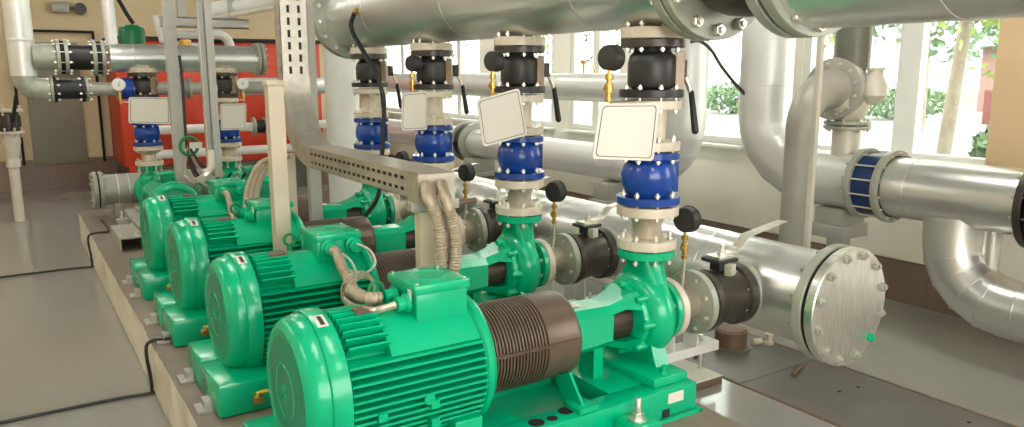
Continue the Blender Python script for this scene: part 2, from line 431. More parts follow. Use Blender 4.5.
    b = MB(); b.lathe([(.196, 0), (.197, .004), (.16, .007)]+[(.16-.012*i, .007+(.0025 if i % 2 else 0)) for i in range(1, 12)]+[(.012, .008), (.001, .008)], (.6985, yc, zc), '-X', 48)
    b.build('fan_grille', 'grille', fc)
    b = MB(); b.tube([V((.690, yc+.095*math.cos(a), zc+.095*math.sin(a))) for a in [2*PI*i/40 for i in range(41)]], .003, 6, False); b.build('ring_rib', 'green', fc)
    st = [V((.6905, yc+q*math.cos(a), zc+q*math.sin(a))) for a, q in [(PI/2+PI*i/5, .028 if i % 2 == 0 else .012) for i in range(10)]]
    b = MB(); b.prism(st, (-.006, 0, 0)); b.build('star_emblem', 'green', fc)
    b = MB(); b.lathe([(.2655, .775), (.2662, .775), (.2662, .812), (.2655, .812)], (0, yc, zc), 'X', 6, True, math.radians(100), math.radians(115)); wl_ = b.build('warning_label', 'sign', fc)
    b = MB(); b.lathe([(.2663, .787), (.2666, .787), (.2666, .802), (.2663, .802)], (0, yc, zc), 'X', 6, True, math.radians(102), math.radians(113)); b.build('label_stripe', 'line', fc)
    # lifting eye
    b = MB(); cc = V((1.05, yc+.06, zc+.285)); b.tube([cc+V((.026*math.cos(a), 0, .026*math.sin(a))) for a in [2*PI*i/16 for i in range(17)]], .0075, 8, False); b.cyl((1.05, yc+.06, zc+.235), (1.05, yc+.06, zc+.262), .014, seg=12)
    b.build('lifting_eye', 'green_dark', r)
    # terminal box
    X0, X1, Y0, Y1 = 1.11, 1.327, yc-.135, yc+.10
    b = MB(); b.box(X0+.008, X1-.008, Y0+.008, Y1-.008, .83, .958, .006); b.box(X0-.006, X1+.006, Y0-.008, Y1+.008, .80, .845, .006)
    tb = b.build('terminal_box', 'green', r)
    b = MB(); b.box(X0, X1, Y0, Y1, .95, .986, .007); b.lathe([(.066, .986), (.064, .9885), (.059, .9885), (.057, .9865)], ((X0+X1)/2, (Y0+Y1)/2, 0), 'Z', 28); b.build('box_lid', 'green', tb)
    for x in (X0+.016, X1-.016):
        for y in (Y0+.016, Y1-.016): MB().lathe([(.007, .985), (.007, .9895)], (x, y, 0), 'Z', 8).build('lid_screw', 'zinc', tb)
    if P.get('front'):
        for x, k in ((X0+.055, 0), (X1-.045, 1)):
            b = MB(); b.lathe([(.040, 0), (.040, .018), (.032, .022), (.032, .05), (.026, .056)], (x, Y0, .925), '-Y', 20); b.build('cable_gland', 'green', tb)
    else:
        for y in (Y0+.06, Y1-.07):
            b = MB(); b.lathe([(.034, 0), (.034, .014), (.027, .018), (.027, .045)], (X0, y, .915), '-X', 18); b.build('cable_gland', 'green', tb)
        MB().box(X0-.003, X0, Y0+.03, Y0+.055, .93, .965).build('box_sticker', 'sign', tb)
    # coupling guard
    pr = [(.10, 1.38), (.170, 1.38)]
    n = 18
    for i in range(n):
        x = 1.386+i*.0145
        pr += [(.176, x), (.176, x+.007), (.165, x+.0075), (.165, x+.0142)]
    pr += [(.175, 1.65), (.175, 1.795), (.170, 1.81), (.15, 1.818), (.10, 1.82)]
    b = MB(); b.lathe(pr, (0, yc, zc), 'X', 44); g = b.build('coupling_guard', 'bronze', r, 50)
    b = MB(); b.box(1.38, 1.80, yc-.1795, yc-.168, zc+.018, zc+.030); b.build('guard_seam', 'bronze', g)
    b = MB(); b.prism([(1.73, yc-.16, .432), (1.73, yc-.28, .432), (1.73, yc-.28, .452), (1.73, yc-.19, .56), (1.73, yc-.10, .52)], (.012, 0, 0)); b.box(1.70, 1.79, yc-.305, yc-.20, .4325, .455, .003); b.build('guard_bracket', 'green', r)
    # bearing bracket
    def rr(x, hy, z0, z1, c=.03):
        return [V((x, yc+a, zc+bz)) for a, bz in ((-hy, z0+c), (-hy, z1-c), (-hy+c, z1), (hy-c, z1), (hy, z1-c), (hy, z0+c), (hy-c, z0), (-hy+c, z0))]
    b = MB(); b.loft([rr(1.815, .098, -.095, .098), rr(2.04, .09, -.085, .09)])
    for sg in (1, -1):
        b.loft([[V((2.035, yc-.088, zc+sg*.055)), V((2.035, yc-.06, zc+sg*.09)), V((2.035, yc+.06, zc+sg*.09)), V((2.035, yc+.088, zc+sg*.055)), V((2.035, yc, zc+sg*.06))],
                [V((2.10, yc-.098, zc+sg*.072)), V((2.10, yc-.066, zc+sg*.108)), V((2.10, yc+.066, zc+sg*.108)), V((2.10, yc+.098, zc+sg*.072)), V((2.10, yc, zc+sg*.075))],
                [V((2.175, yc-.128, zc+sg*.062)), V((2.175, yc-.08, zc+sg*.135)), V((2.175, yc+.08, zc+sg*.135)), V((2.175, yc+.128, zc+sg*.062)), V((2.175, yc, zc+sg*.085))]])
    b.box(1.97, 2.02, yc-.05, yc+.05, .431, zc-.08)
    b.build('bearing_bracket', 'green', r)
    MB().lathe([(.075, 2.03), (.082, 2.05), (.088, 2.15), (.07, 2.17)], (0, yc, zc), 'X', 32).build('shaft_guard', 'mesh', r)
    MB().box(1.85, 1.92, yc-.02, yc+.03, zc+.0975, zc+.0995).build('bracket_label', 'sign', r)
    # casing
    N = 96; rgs = []
    for x, k in ((2.165, .94), (2.17, 1), (2.196, 1), (2.2, .96)):
        rgs.append([V((x, yc+k*(.142+.018*max(0, math.cos(8*a))**2)*math.cos(a), zc+k*(.142+.018*max(0, math.cos(8*a))**2)*math.sin(a))) for a in [2*PI*i/N for i in range(N)]])
    b = MB(); b.loft(rgs); cv = b.build('casing_cover', 'green', r, 40)
    for i in range(8):
        a = 2*PI*i/8; b = MB(); p = V((0, yc+.150*math.cos(a), zc+.150*math.sin(a)))
        b.lathe([(.010, 2.148), (.015, 2.152), (.015, 2.205), (.010, 2.25)], p, 'X', 10); b.build('casing_bolt', 'green', cv)
    b = MB(); rg = []
    for x, q in ((2.198, .140), (2.205, .158), (2.222, .176), (2.25, .190), (2.28, .193), (2.305, .184), (2.325, .165), (2.337, .135), (2.344, .10), (2.350, .085), (2.38, .085)):
        ring = []
        for i in range(48):
            a = 2*PI*i/48; k = 1+(.05*math.sin(a) if q > .12 else 0)*(q-.12)/.07
            ring.append(V((x, yc+q*k*math.cos(a), zc+q*k*math.sin(a))))
        rg.append(ring)
    b.loft(rg); rg = []
    for z, cx_, rx, ry in ((.918, 2.295, .068, .068), (.90, 2.293, .064, .070), (.86, 2.288, .056, .092), (.80, 2.28, .050, .130), (.74, 2.272, .048, .165), (.66, 2.265, .045, .175)):
        rg.append([V((cx_+rx*math.copysign(abs(math.cos(a))**.45, math.cos(a)), yc+ry*math.copysign(abs(math.sin(a))**.5, math.sin(a)), z)) for a in [2*PI*i/32 for i in range(32)]])
    b.loft(rg); b.build('volute_casing', 'green', r, 45)
    MB().disc((2.295, yc, .914), 'Z', .124, .036, 44).build('discharge_flange', 'green', r)
    sf = MB().disc((2.378, yc, zc), 'X', .135, .028, 44).build('suction_flange', 'green', r)
    b = MB(); b.prism([(2.215, yc-.17, .466), (2.215, yc-.12, .59), (2.215, yc+.12, .59), (2.215, yc+.17, .466)], (.075, 0, 0)); b.build('pump_foot', 'green', r)
    for y in (yc-.23, yc+.16):
        b = MB(); b.lathe([(.018, .468), (.018, .486)], (2.20, y, 0), 'Z', 6); b.lathe([(.011, .486), (.011, .502)], (2.20, y, 0), 'Z', 8); b.build('foot_bolt', 'green', r)
    return r

YS = [2.44, 3.444, 4.448, 5.452]
XC = 2.295
pl = ['nearest of the large green pumps, its round fan grille cut by the frame bottom',
      'second green pump from the camera, a grey conduit leaving the front of its terminal box',
      'third green pump from the camera, its motor passing behind the left tan post',
      'fourth green pump from the camera, deepest in the row of large ones']
for i, y in enumerate(YS):
    pump(y, 'pump_unit', pl[i], {'front': i in (1, 3)})

# ------------------------------------------------------------------ discharge columns
def gauge(c, ax, R, stem, label, group, body='black', face='dial', feed=None):
    c = V(c); w = axv(ax)
    r = thing('pressure_gauge', label, 'gauge', stem[-1], group)
    b = MB(); b.lathe([(R*.55, -.018), (R*.92, -.016), (R, -.010), (R, .024), (R*1.06, .026), (R*1.06, .034), (R*.96, .036)], c, w, 28); b.build('gauge_case', body, r)
    b = MB(); b.lathe([(R*.95, .0355), (R*.95, .0375)], c, w, 28); dl = b.build('dial_face', face, r)
    u, v, w2 = frame(w)
    b = MB(); p = c+w*.038; b.prism([p-u*.004-v*.012, p+u*.004-v*.012, p+v*R*.7+u*R*.25], w*.002); b.build('dial_needle', 'blackm', dl)
    z0 = c.z-R
    b = MB(); cc = V((c.x, c.y, 0))
    b.lathe([(.008, z0+.004), (.008, z0-.012), (.016, z0-.014), (.016, z0-.034), (.009, z0-.036), (.009, z0-.05), (.017, z0-.052), (.017, z0-.085), (.010, z0-.088), (.010, z0-.105), (.014, z0-.107), (.014, z0-.122), (.007, z0-.125)], cc, 'Z', 10)
    b.cyl((c.x-.022, c.y, z0-.07), (c.x+.012, c.y, z0-.07), .007, seg=8)
    b.build('gauge_cock', 'brass', r)
    MB().tube([(c.x, c.y, z0-.12)]+list(stem), .007, 8).build('gauge_pipe', 'steel' if feed is None else feed, r)
    return r

def sign(tl, tr, br_, bl, anchor, label, group):
    tl, tr, br_, bl = map(V, (tl, tr, br_, bl)); n = (tr-tl).cross(tl-bl).normalized()
    if n.y > 0: n = -n
    r = thing('sign_plate', label, 'sign', (bl+br_)/2, group)
    def rnd(k, off):
        c0 = (tl+tr+br_+bl)/4; out = []
        P = [c0+(p-c0)*k for p in (tl, tr, br_, bl)]
        for i, p in enumerate(P):
            a = (P[i-1]-p).normalized(); b2 = (P[(i+1) % 4]-p).normalized(); q = .018*k
            for t in range(5):
                th = PI/2*t/4; out.append(p+a*q*(1-math.sin(th))+b2*q*(1-math.cos(th))+n*off)
        return out
    b = MB(); b.loft([rnd(1, 0), rnd(1, .004)]); b.build('plate', 'sign', r, 20)
    o1, i1 = rnd(.91, .0046), rnd(.885, .0046)
    b = MB(); vo = [b.bm.verts.new(p) for p in o1]; vi = [b.bm.verts.new(p) for p in i1]; N = len(vo)
    for i in range(N): b.bm.faces.new((vo[i], vo[(i+1) % N], vi[(i+1) % N], vi[i]))
    b.build('border_line', 'line', r, 0)
    c0 = (tl+tr+br_+bl)/4-n*.004; b = MB(); b.tube([c0, V(anchor)], .006, 8); b.build('sign_bracket', 'strut', r)
    return r

def column(x, y, dz, k, nm, small=False, sg=None, lever=True, gz=None, conetop=None):
    n = 8; g = lambda s: s+' on the riser of '+nm
    P = lambda z: (x, y, z+dz)
    # black valve
    r = thing('shutoff_valve', 'black side-lever valve at the riser top of '+nm, 'valve', P(1.60), 'black valves under the headers')
    b = MB(); b.disc(P(1.602), 'Z', .18*k, .033); b.build('valve_flange', 'black', r)
    b = MB(); b.disc(P(1.806), 'Z', .18*k, .033); b.build('valve_flange', 'bodyb', r)
    b = MB(); b.lathe([(.10*k, 1.633), (.125*k, 1.645), (.135*k, 1.665), (.136*k, 1.745), (.125*k, 1.775), (.105*k, 1.79), (.10*k, 1.808)], (x, y, dz), 'Z', 14); b.build('valve_body', 'black', r, 30)
    dq = V((.80, -.60, 0)).normalized(); pq = V((x, y, 1.715+dz))+dq*.150*k
    MB().obox(pq, dq, .095*k, .155, .035).build('bonnet_plate', 'plate_lit', r)
    if lever:
        d2 = V((1, -.05, 0)).normalized(); q = V((x, y, 1.72+dz))
        b = MB(); b.cyl(q+d2*.12*k, q+d2*.21*k, .016, seg=14); b.obox(q+d2*.22*k, d2, .035, .075, .03); b.build('stem_block', 'black', r)
        b = MB(); b.tube(smoothpath([q+d2*.235*k+V((0, 0, -.02)), q+d2*.245*k+V((.01, -.01, -.06)), q+d2*.25*k+V((.015, -.02, -.10))], 4), .012, 8); lv = b.build('lever', 'steel', r)
        b = MB(); b.tube([q+d2*.25*k+V((.014, -.02, -.09)), q+d2*.25*k+V((.017, -.023, -.10)), q+d2*.255*k+V((.035, -.035, -.27)), q+d2*.255*k+V((.036, -.035, -.28))], [.008, .013, .016, .008], 10); b.build('lever_grip', 'blackm', lv)
    bolts(r, P(1.802), 'Z', .148*k, n, .094, .0115, 'cream' if small else 'zinc'); bolts(r, P(1.552), 'Z', .148*k, n, .086, .0115, 'cream' if small else 'zinc')
    # header branch flange belongs to the header: built by caller
    # spool
    s = thing('pipe_spool', 'cream flanged piece between black and blue valves of '+nm, 'pipe', P(1.38), 'upper spool pieces of the risers')
    b = MB(); b.lathe([(.088*k, 1.42), (.088*k, 1.555)], (x, y, dz), 'Z', 24); b.build('pipe', 'cream', s)
    MB().disc(P(1.553), 'Z', .172*k, .038).build('pipe_flange', 'cream', s); MB().disc(P(1.381), 'Z', .172*k, .038).build('pipe_flange', 'cream', s)
    # blue check valve
    c = thing('check_valve', 'round-bodied blue check valve on the riser of '+nm, 'valve', P(1.145), 'blue check valves')
    b = MB(); b.lathe([(.11*k, 1.18), (.135*k, 1.20), (.155*k, 1.235), (.158*k, 1.27), (.150*k, 1.31), (.125*k, 1.338), (.11*k, 1.35)], (x, y, dz), 'Z', 32)
    vb = b.build('valve_body', 'blue', c)
    MB().obox(V((x, y, 1.265+dz))+V((.75, -.66, 0))*.155*k, (.75, -.66, 0), .02, .13, .02).build('body_rib', 'blue', vb)
    MB().disc(P(1.344), 'Z', .172*k, .03).build('valve_flange', 'blue', c); MB().disc(P(1.15), 'Z', .182*k, .033).build('valve_flange', 'blue', c)
    bolts(c, P(1.341), 'Z', .142*k, n, .082, .0115); bolts(c, P(1.098), 'Z', .148*k, n, .090, .012)
    # lower reducer
    l = thing('pipe_spool', 'short flanged steel piece on the outlet flange of '+nm, 'pipe', P(.951), 'lower spool pieces of the risers')
    b = MB(); b.lathe([((.10 if not small else .15)*k, 1.09), (.086*k, 1.06), (.086*k, 1.0)], (x, y, dz), 'Z', 28); b.build('pipe', 'steel', l)
    MB().disc(P(1.10), 'Z', .178*k, .042).build('pipe_flange', 'cream', l)
    MB().disc(P(.955), 'Z', .172*k, .042).build('pipe_flange', 'cream', l)
    bolts(l, P(.905), 'Z', .143*k, n, .098, .0125)
    if small: pass
    return r

names = ['the nearest large pump', 'the second large pump', 'the third large pump', 'the fourth large pump']
for i, y in enumerate(YS):
    column(XC, y, 0, .75, names[i])
    if i == 3: continue
    gx = XC-(.285, .205, .168)[i]
    gauge((gx, y-.06, 1.762), (.97, .25, 0), .05, [(gx, y-.06, 1.60), (gx+.02, y-.055, 1.585), (XC-.12, y-.02, 1.585)],
          'black-backed pressure gauge beside the upper valve of '+names[i], 'gauges beside the upper valves')
S = [((1.85, 2.24, 1.592), (2.15, 2.24, 1.587), (2.127, 2.24, 1.36), (1.815, 2.24, 1.388), (2.24, 2.42, 1.49)),
     ((1.913, 3.25, 1.575), (2.162, 3.25, 1.63), (2.212, 3.25, 1.393), (1.95, 3.25, 1.345), (2.24, 3.42, 1.49)),
     ((1.99, 4.25, 1.585), (2.157, 4.25, 1.596), (2.152, 4.25, 1.361), (1.978, 4.25, 1.365), (2.24, 4.42, 1.49))]
SL = ['blank off-white sign with a thin black border, largest one, in front of the nearest riser',
      'blank off-white sign hanging tilted, its right corner raised, in front of the second riser',
      'blank off-white upright narrow sign in front of the third riser']
for a, l in zip(S, SL): sign(*a, l, 'blank sign plates on the risers')

# ------------------------------------------------------------------ upper header
ZH, RH = 2.135, .245
h = thing('discharge_header', 'big silver clad pipe running overhead above the four large pumps', 'pipe', (XC, 4, ZH-RH))
b = MB(); b.lathe([(RH, 2.19), (RH, 5.72)], (XC, 0, ZH), 'Y', 56); b.build('clad_pipe', 'clad', h)
for y in (2.75, 3.9, 5.0): MB().lathe([(RH, y-.008), (RH+.0025, y-.006), (RH+.0025, y+.006), (RH, y+.008)], (XC, 0, ZH), 'Y', 56, False).build('cladding_seam', 'clad', h)
MB().disc((XC, 5.70, ZH), 'Y', .325, .03, 56).build('end_flange', 'flange', h); MB().disc((XC, 5.745, ZH), 'Y', .325, .035, 56).build('blank_flange', 'flange', h)
bolts(h, (XC, 5.69, ZH), 'Y', .292, 16, .10, .015, 'zinc')
for y in YS:
    MB().disc((XC, y, 1.842), 'Z', .136, .046).build('branch_flange', 'cream', h)
    MB().cyl((XC, y, 1.88), (XC, y, 1.93), .075).build('branch_stub', 'darkpipe', h)
MB().disc((XC, 2.13, ZH), '-Y', .31, .035, 56).build('end_flange', 'flange', h)
MB().disc((XC, 2.185, ZH), '-Y', .31, .045, 56).build('end_flange', 'flange', h)
MB().lathe([(.295, 2.129), (.295, 2.141)], (XC, 0, ZH), 'Y', 40).build('gasket', 'dark', h)
bolts(h, (XC, 2.09, ZH), 'Y', .272, 14, .10, .024, 'zinc')
v = thing('rubber_joint', 'dark brown bellows joint between the bolted flanges of the overhead pipe', 'pipe joint', (XC, 1.93, ZH-.2))
b = MB(); b.lathe([(.19, 1.80), (.20, 1.83), (.225, 1.88), (.232, 1.95), (.225, 2.02), (.205, 2.07), (.19, 2.095)], (XC, 0, ZH), 'Y', 48); b.build('bellows', 'bodyb', v)
h2 = thing('discharge_main', 'silver clad overhead pipe crossing the upper right corner', 'pipe', (XC, 1, ZH-.29))
b = MB(); b.lathe([(.288, -.3), (.288, 1.655)], (XC, 0, ZH), 'Y', 56); b.build('clad_pipe', 'clad', h2)
for y in (1.17, .4): MB().lathe([(.288, y-.008), (.291, y-.006), (.291, y+.006), (.288, y+.008)], (XC, 0, ZH), 'Y', 56, False).build('cladding_seam', 'clad', h2)
MB().disc((XC, 1.655, ZH), 'Y', .315, .045, 56).build('end_flange', 'flange', h2)
MB().disc((XC, 1.715, ZH), 'Y', .315, .045, 56).build('end_flange', 'flange', h2)
MB().lathe([(.29, 1.70), (.29, 1.715)], (XC, 0, ZH), 'Y', 40).build('gasket', 'dark', h2)
bolts(h2, (XC, 1.65, ZH), 'Y', .28, 14, .115, .02, 'zinc')
# sensor and cable on the header
px = XC-RH*.93
s = thing('temperature_sensor', 'small brass sensor screwed into the far end of the overhead pipe', 'sensor', (px-.03, 5.06, 2.09))
MB().lathe([(.028, 0), (.028, .02), (.02, .022), (.02, .05), (.012, .055)], (px+.01, 5.06, 2.12), (-1, -.2, -.3), 10).build('sensor_head', 'brass', s)
MB().tube(smoothpath([(px-.04, 5.05, 2.10), (px-.05, 5.08, 2.00), (px-.02, 4.95, 1.84), (px+.01, 4.80, 1.68), (px+.02, 4.74, 1.5), (px+.0, 4.72, 1.3), (px-.02, 4.72, 1.1), (px-.05, 4.72, .9), (px-.12, 4.8, .75)], 6), .016, 8).build('sensor_cable', 'blackm', s)

# ------------------------------------------------------------------ suction side
XH, ZS, RS = 3.125, .655, .225
h = thing('suction_header', 'thick silver pipe along the floor ended by a bolted blank disc', 'pipe', (XH, 4, ZS-RS))
b = MB(); b.lathe([(RS, 2.09), (RS, 6.3)], (XH, 0, ZS), 'Y', 56); b.build('clad_pipe', 'clad', h)
MB().disc((XH, 2.045, ZS), 'Y', .275, .045, 60).build('end_flange', 'flange', h)
MB().lathe([(.265, 2.025), (.265, 2.046)], (XH, 0, ZS), 'Y', 48).build('gasket', 'dark', h)
MB().disc((XH, 2.026, ZS), '-Y', .275, .046, 60, .004).build('blank_disc', 'brush', h)
bolts(h, (XH, 1.98, ZS), 'Y', .243, 12, .115, .021, 'flange', odd=(7, 'green'))
for y in YS:
    MB().cyl((2.935, y, ZS), (2.98, y, ZS), .10).build('branch_stub', 'darkpipe', h)
    MB().disc((2.897, y, ZS), 'X', .15, .035).build('branch_flange', 'flange', h)
for y in (2.75, 4.0, 5.1): MB().lathe([(RS, y-.006), (RS+.002, y-.005), (RS+.002, y+.005), (RS, y+.006)], (XH, 0, ZS), 'Y', 56, False).build('cladding_seam', 'clad', h)
s = thing('pipe_stub', 'short round brown capped stub on the trench cover behind the nearest lever valve', 'pipe stub', (3.70, 3.14, 0))
MB().lathe([(.10, .005), (.10, .11), (.085, .125)], (3.70, 3.14, 0), 'Z', 24).build('stub_body', 'rust', s)
MB().lathe([(.13, .0045), (.13, .012)], (3.70, 3.14, 0), 'Z', 24).build('stub_collar', 'plate', s)
for i, y in enumerate(YS):
    nm = names[i]
    s = thing('suction_spool', 'short flanged brown inlet pipe on the suction side of '+nm, 'pipe', (2.5, y, .49), 'inlet spools')
    MB().disc((2.411, y, ZS), 'X', .135, .038).build('pipe_flange', 'cream', s)
    MB().lathe([(.085, 2.445), (.074, 2.465), (.074, 2.59)], (0, y, ZS), 'X', 32).build('pipe', 'steel', s)
    MB().disc((2.578, y, ZS), 'X', .15, .036).build('pipe_flange', 'flange', s)
    bolts(s, (2.374, y, ZS), 'X', .112, 8, .078, .0105)
    v = thing('butterfly_valve', 'black butterfly valve with flat steel lever at the inlet of '+nm, 'valve', (2.76, y, .48), 'lever valves on the inlets')
    b = MB(); b.lathe([(.142, 2.618), (.151, 2.622), (.151, 2.652), (.145, 2.657), (.137, 2.668), (.137, 2.70), (.130, 2.71), (.127, 2.80), (.134, 2.835), (.15, 2.842), (.15, 2.888), (.14, 2.893)], (0, y, ZS), 'X', 44); b.build('valve_body', 'bodyb', v)
    b = MB(); b.box(2.735, 2.795, y-.03, y+.03, ZS+.13, ZS+.185); b.box(2.70, 2.83, y-.06, y+.055, ZS+.172, ZS+.19, .003); b.build('valve_neck', 'black', v)
    MB().obox((2.745, y-.085, ZS+.15), (.3, -.9, 0), .05, .05, .035).build('valve_clip', 'zinc', v)
    b = MB(); b.box(2.715, 2.815, y-.045, y+.04, ZS+.19, ZS+.202)
    w = .028
    prof = [(2.77, .204), (2.855, .204), (2.885, .222), (2.925, .262), (2.945, .272), (3.10, .297), (3.20, .312), (3.23, .308)]
    rg = []
    for (X, Z), ww in zip(prof, (w, w, w, w, w, w*.9, w*.8, w*.5)):
        rg.append([V((X, y-ww, ZS+Z)), V((X, y+ww, ZS+Z)), V((X+.004, y+ww, ZS+Z+.008)), V((X+.004, y-ww, ZS+Z+.008))])
    b.loft(rg); lv = b.build('lever', 'zinc', v)
    MB().lathe([(.024, .20), (.024, .213), (.017, .215), (.017, .23), (.01, .231), (.01, .25)], (2.775, y-.005, ZS), 'Z', 6).build('lever_nut', 'zinc', lv)
    bolts(v, (2.574, y, ZS), 'X', .123, 8, .075, .011); bolts(v, (2.84, y, ZS), 'X', .125, 8, .095, .011)
    gauge((2.53, y, 1.05), (.97, .25, 0), .058, [(2.53, y, .80), (2.525, y, .72)], 'black pressure gauge on thin stem above the inlet of '+nm, 'gauges above the inlets')
for k, y in enumerate((2.90, 3.90, 4.90)):
    st = thing('pipe_stand', 'white steel stand on a low slab carrying the thick floor pipe %s' % ('behind the nearest inlet', 'behind the second inlet', 'behind the third inlet')[k], 'pipe support', (3.1, y, .05))
    b = MB(); b.box(2.72, 3.26, y-.05, y+.05, .20, .212); b.box(2.72, 3.26, y-.05, y-.042, .16, .20)
    for x in (2.90, 3.08): b.box(x, x+.012, y-.05, y+.05, .212, .42)
    b.box(2.90, 3.09, y-.05, y+.05, .415, .427); b.build('bracket', 'white', st)
    for x in (2.80, 3.17): MB().cyl((x, y, .051), (x, y, .25), .011, seg=10).build('threaded_rod', 'zinc', st)
    p = thing('pipe_pedestal', 'low pale slab with brown edge under the white stand %s' % ('behind the nearest inlet', 'behind the second inlet', 'behind the third inlet')[k], 'slab', (2.9, y, 0))
    MB().box(2.62, 3.20, y-.14, y+.2, .001, .045, .003).build('slab_core', 'rust', p); MB().box(2.62, 3.20, y-.14, y+.2, .045, .05).build('slab_top', 'wall', p)

# loose bits on the trench cover
for (a, b_, l) in (((3.60, 2.60, .014), (3.76, 2.66, .014), 'loose steel rod lying on the trench cover before the blank disc'), ((3.36, 3.12, .014), (3.62, 3.22, .014), 'loose steel rod lying on the trench cover beside the brown pedestal')):
    tag(MB().cyl(a, b_, .012, seg=10).build('steel_rod', 'rust'), l, 'rod')
q = MB(); q.lathe([(.03, .005), (.03, .02), (.02, .024), (.02, .06), (.026, .062), (.026, .075)], (3.93, 3.03, 0), (.0, .0, 1), 10); q.lathe([(.018, 0), (.018, .06)], (3.88, 3.05, .03), (-1, .3, 0), 10)
tag(q.build('pipe_fitting', 'cream'), 'small cream pipe fitting lying on the trench edge behind the blank disc', 'fitting')

# ------------------------------------------------------------------ cable tray
tx0, tx1 = 1.42, 1.585
TZ0, TZ1 = 1.175, 1.285
t = thing('cable_tray', 'galvanised slotted cable tray dropping from above and bending towards the near pumps', 'cable tray', (1.5, 2.9, TZ0))
b = MB()
us, vs, ho = slot_grid(1.4, TZ1-TZ0, .0625, .038, (.032, .080), .016)
slotted(b, (tx0, 2.90, TZ0), (0, 1, 0), (0, 0, 1), (1, 0, 0), us, vs, ho); slotted(b, (tx1-.003, 2.90, TZ0), (0, 1, 0), (0, 0, 1), (1, 0, 0), us, vs, ho)
b.build('side_rail', 'galv', t, 0)
MB().box(tx0, tx1, 2.90, 4.30, TZ0, TZ0+.003).build('tray_floor', 'galv', t)
MB().box(tx0-.004, tx1+.004, 2.885, 4.32, TZ1, TZ1+.005).build('tray_cover', 'galv', t)
b = MB(); b.box(tx0-.003, tx1+.003, 2.885, 2.889, TZ0-.012, TZ1+.004); b.box(tx0-.004, tx0+.03, 2.888, 3.0, TZ0-.01, TZ1+.002); b.build('end_cap', 'galv', t)
# bend
b = MB(); n = 10; RB = .40; cyb, czb = 4.30, TZ1+RB
rg = []
for i in range(n+1):
    a = PI/2*i/n; ci, si = math.cos(a), math.sin(a)
    ri, ro = RB, RB+(TZ1-TZ0)
    rg.append([V((tx0, cyb+ri*si, czb-ri*ci)), V((tx1, cyb+ri*si, czb-ri*ci)), V((tx1, cyb+ro*si, czb-ro*ci)), V((tx0, cyb+ro*si, czb-ro*ci))])
b.loft(rg); b.build('tray_bend', 'galv', t, 30)
yv0, yv1 = cyb+RB, cyb+RB+(TZ1-TZ0)
L = 3.3-czb-.0
us, vs, ho = slot_grid(L, tx1-tx0, .072, .044, (.05, .115), .018)
b = MB(); slotted(b, (tx0, yv0, czb), (0, 0, 1), (1, 0, 0), (0, 1, 0), us, vs, ho); b.build('front_cover', 'galv', t, 0)
us, vs, ho = slot_grid(L, yv1-yv0, .072, .038, (.03, .08), .012)
b = MB(); slotted(b, (tx0, yv0, czb), (0, 0, 1), (0, 1, 0), (1, 0, 0), us, vs, ho); slotted(b, (tx1-.003, yv0, czb), (0, 0, 1), (0, 1, 0), (1, 0, 0), us, vs, ho); b.build('side_rail', 'galv', t, 0)
MB().box(tx0, tx1, yv1-.003, yv1, czb, 3.3).build('back_plate', 'galv', t)
b = MB()
for k in range(5): b.tube([(tx0+.025+.028*k, 2.95, TZ0+.045), (tx0+.025+.028*k, 4.28, TZ0+.045)], .018, 8)
b.box(tx0+.012, tx1-.012, 2.97, 4.28, TZ0+.012, TZ0+.085)  # black filler added among the cables so the side slots read dark
b.build('cable_bundle', 'blackm', t)
b = MB(); b.box(tx0+.012, tx1-.012, yv0+.012, yv1-.03, czb, 3.29); b.build('cable_bundle', 'blackm', t)  # black filler box added so the slots of the vertical run read dark
def post(name, x, y, z0, z1, wx, wy, m, label, cap=True, group='posts'):
    r = thing(name, label, 'post', (x, y, z0), group)
    # C-shaped channel section
    b = MB(); tt = .004; hx, hy = wx/2, wy/2
    sec = [(-hx, -hy), (hx, -hy), (hx, hy), (hx*.4, hy), (hx*.4, hy-tt), (hx-tt, hy-tt), (hx-tt, -hy+tt), (-hx+tt, -hy+tt), (-hx+tt, hy-tt), (-hx*.4, hy-tt), (-hx*.4, hy), (-hx, hy)]
    b.loft([[V((x+a, y+c, z0)) for a, c in sec], [V((x+a, y+c, z1)) for a, c in sec]]); b.build('channel', m, r, 20)
    if cap: MB().box(x-hx-.006, x+hx+.006, y-hy-.006, y+hy+.006, z1, z1+.03, .003).build('post_cap', m, r)
    MB().box(x-hx-.03, x+hx+.03, y-hy-.02, y+hy+.02, z0, z0+.006).build('foot_plate', m, r)
    return r
post('tray_post', 1.143, 3.945, .3, 1.64, .078, .07, 'tan', 'tan capped post standing between the second and third large pumps')
post('tray_post', 1.475, 2.945, .3, TZ0-.06, .078, .05, 'tan', 'grey-tan post under the open end of the cable tray', False)
b = thing('tray_bracket', 'short steel cross bracket under the open end of the cable tray', 'bracket', (1.5, 2.95, TZ0-.06)); MB().box(1.40, 1.63, 2.92, 2.97, TZ0-.055, TZ0-.013, .003).build('cross_channel', 'strut', b)
MB().cyl((1.60, 2.945, TZ0-.035), (1.72, 2.93, TZ0-.03), .012, seg=10).build('bracket_bolt', 'rust', b)
post('tray_post', 1.665, 4.94, .3, 3.3, .075, .06, 'strut', 'tall grey channel post right behind the vertical cable tray', False)
post('tray_post', 1.50, 4.90, .3, 1.20, .05, .05, 'tan', 'short tan post beneath the bend of the cable tray', False)
post('tray_post', 1.235, 7.2, .3, 3.3, .09, .08, 'strut', 'tall grey post farther left, in front of the silver far pipe', False)
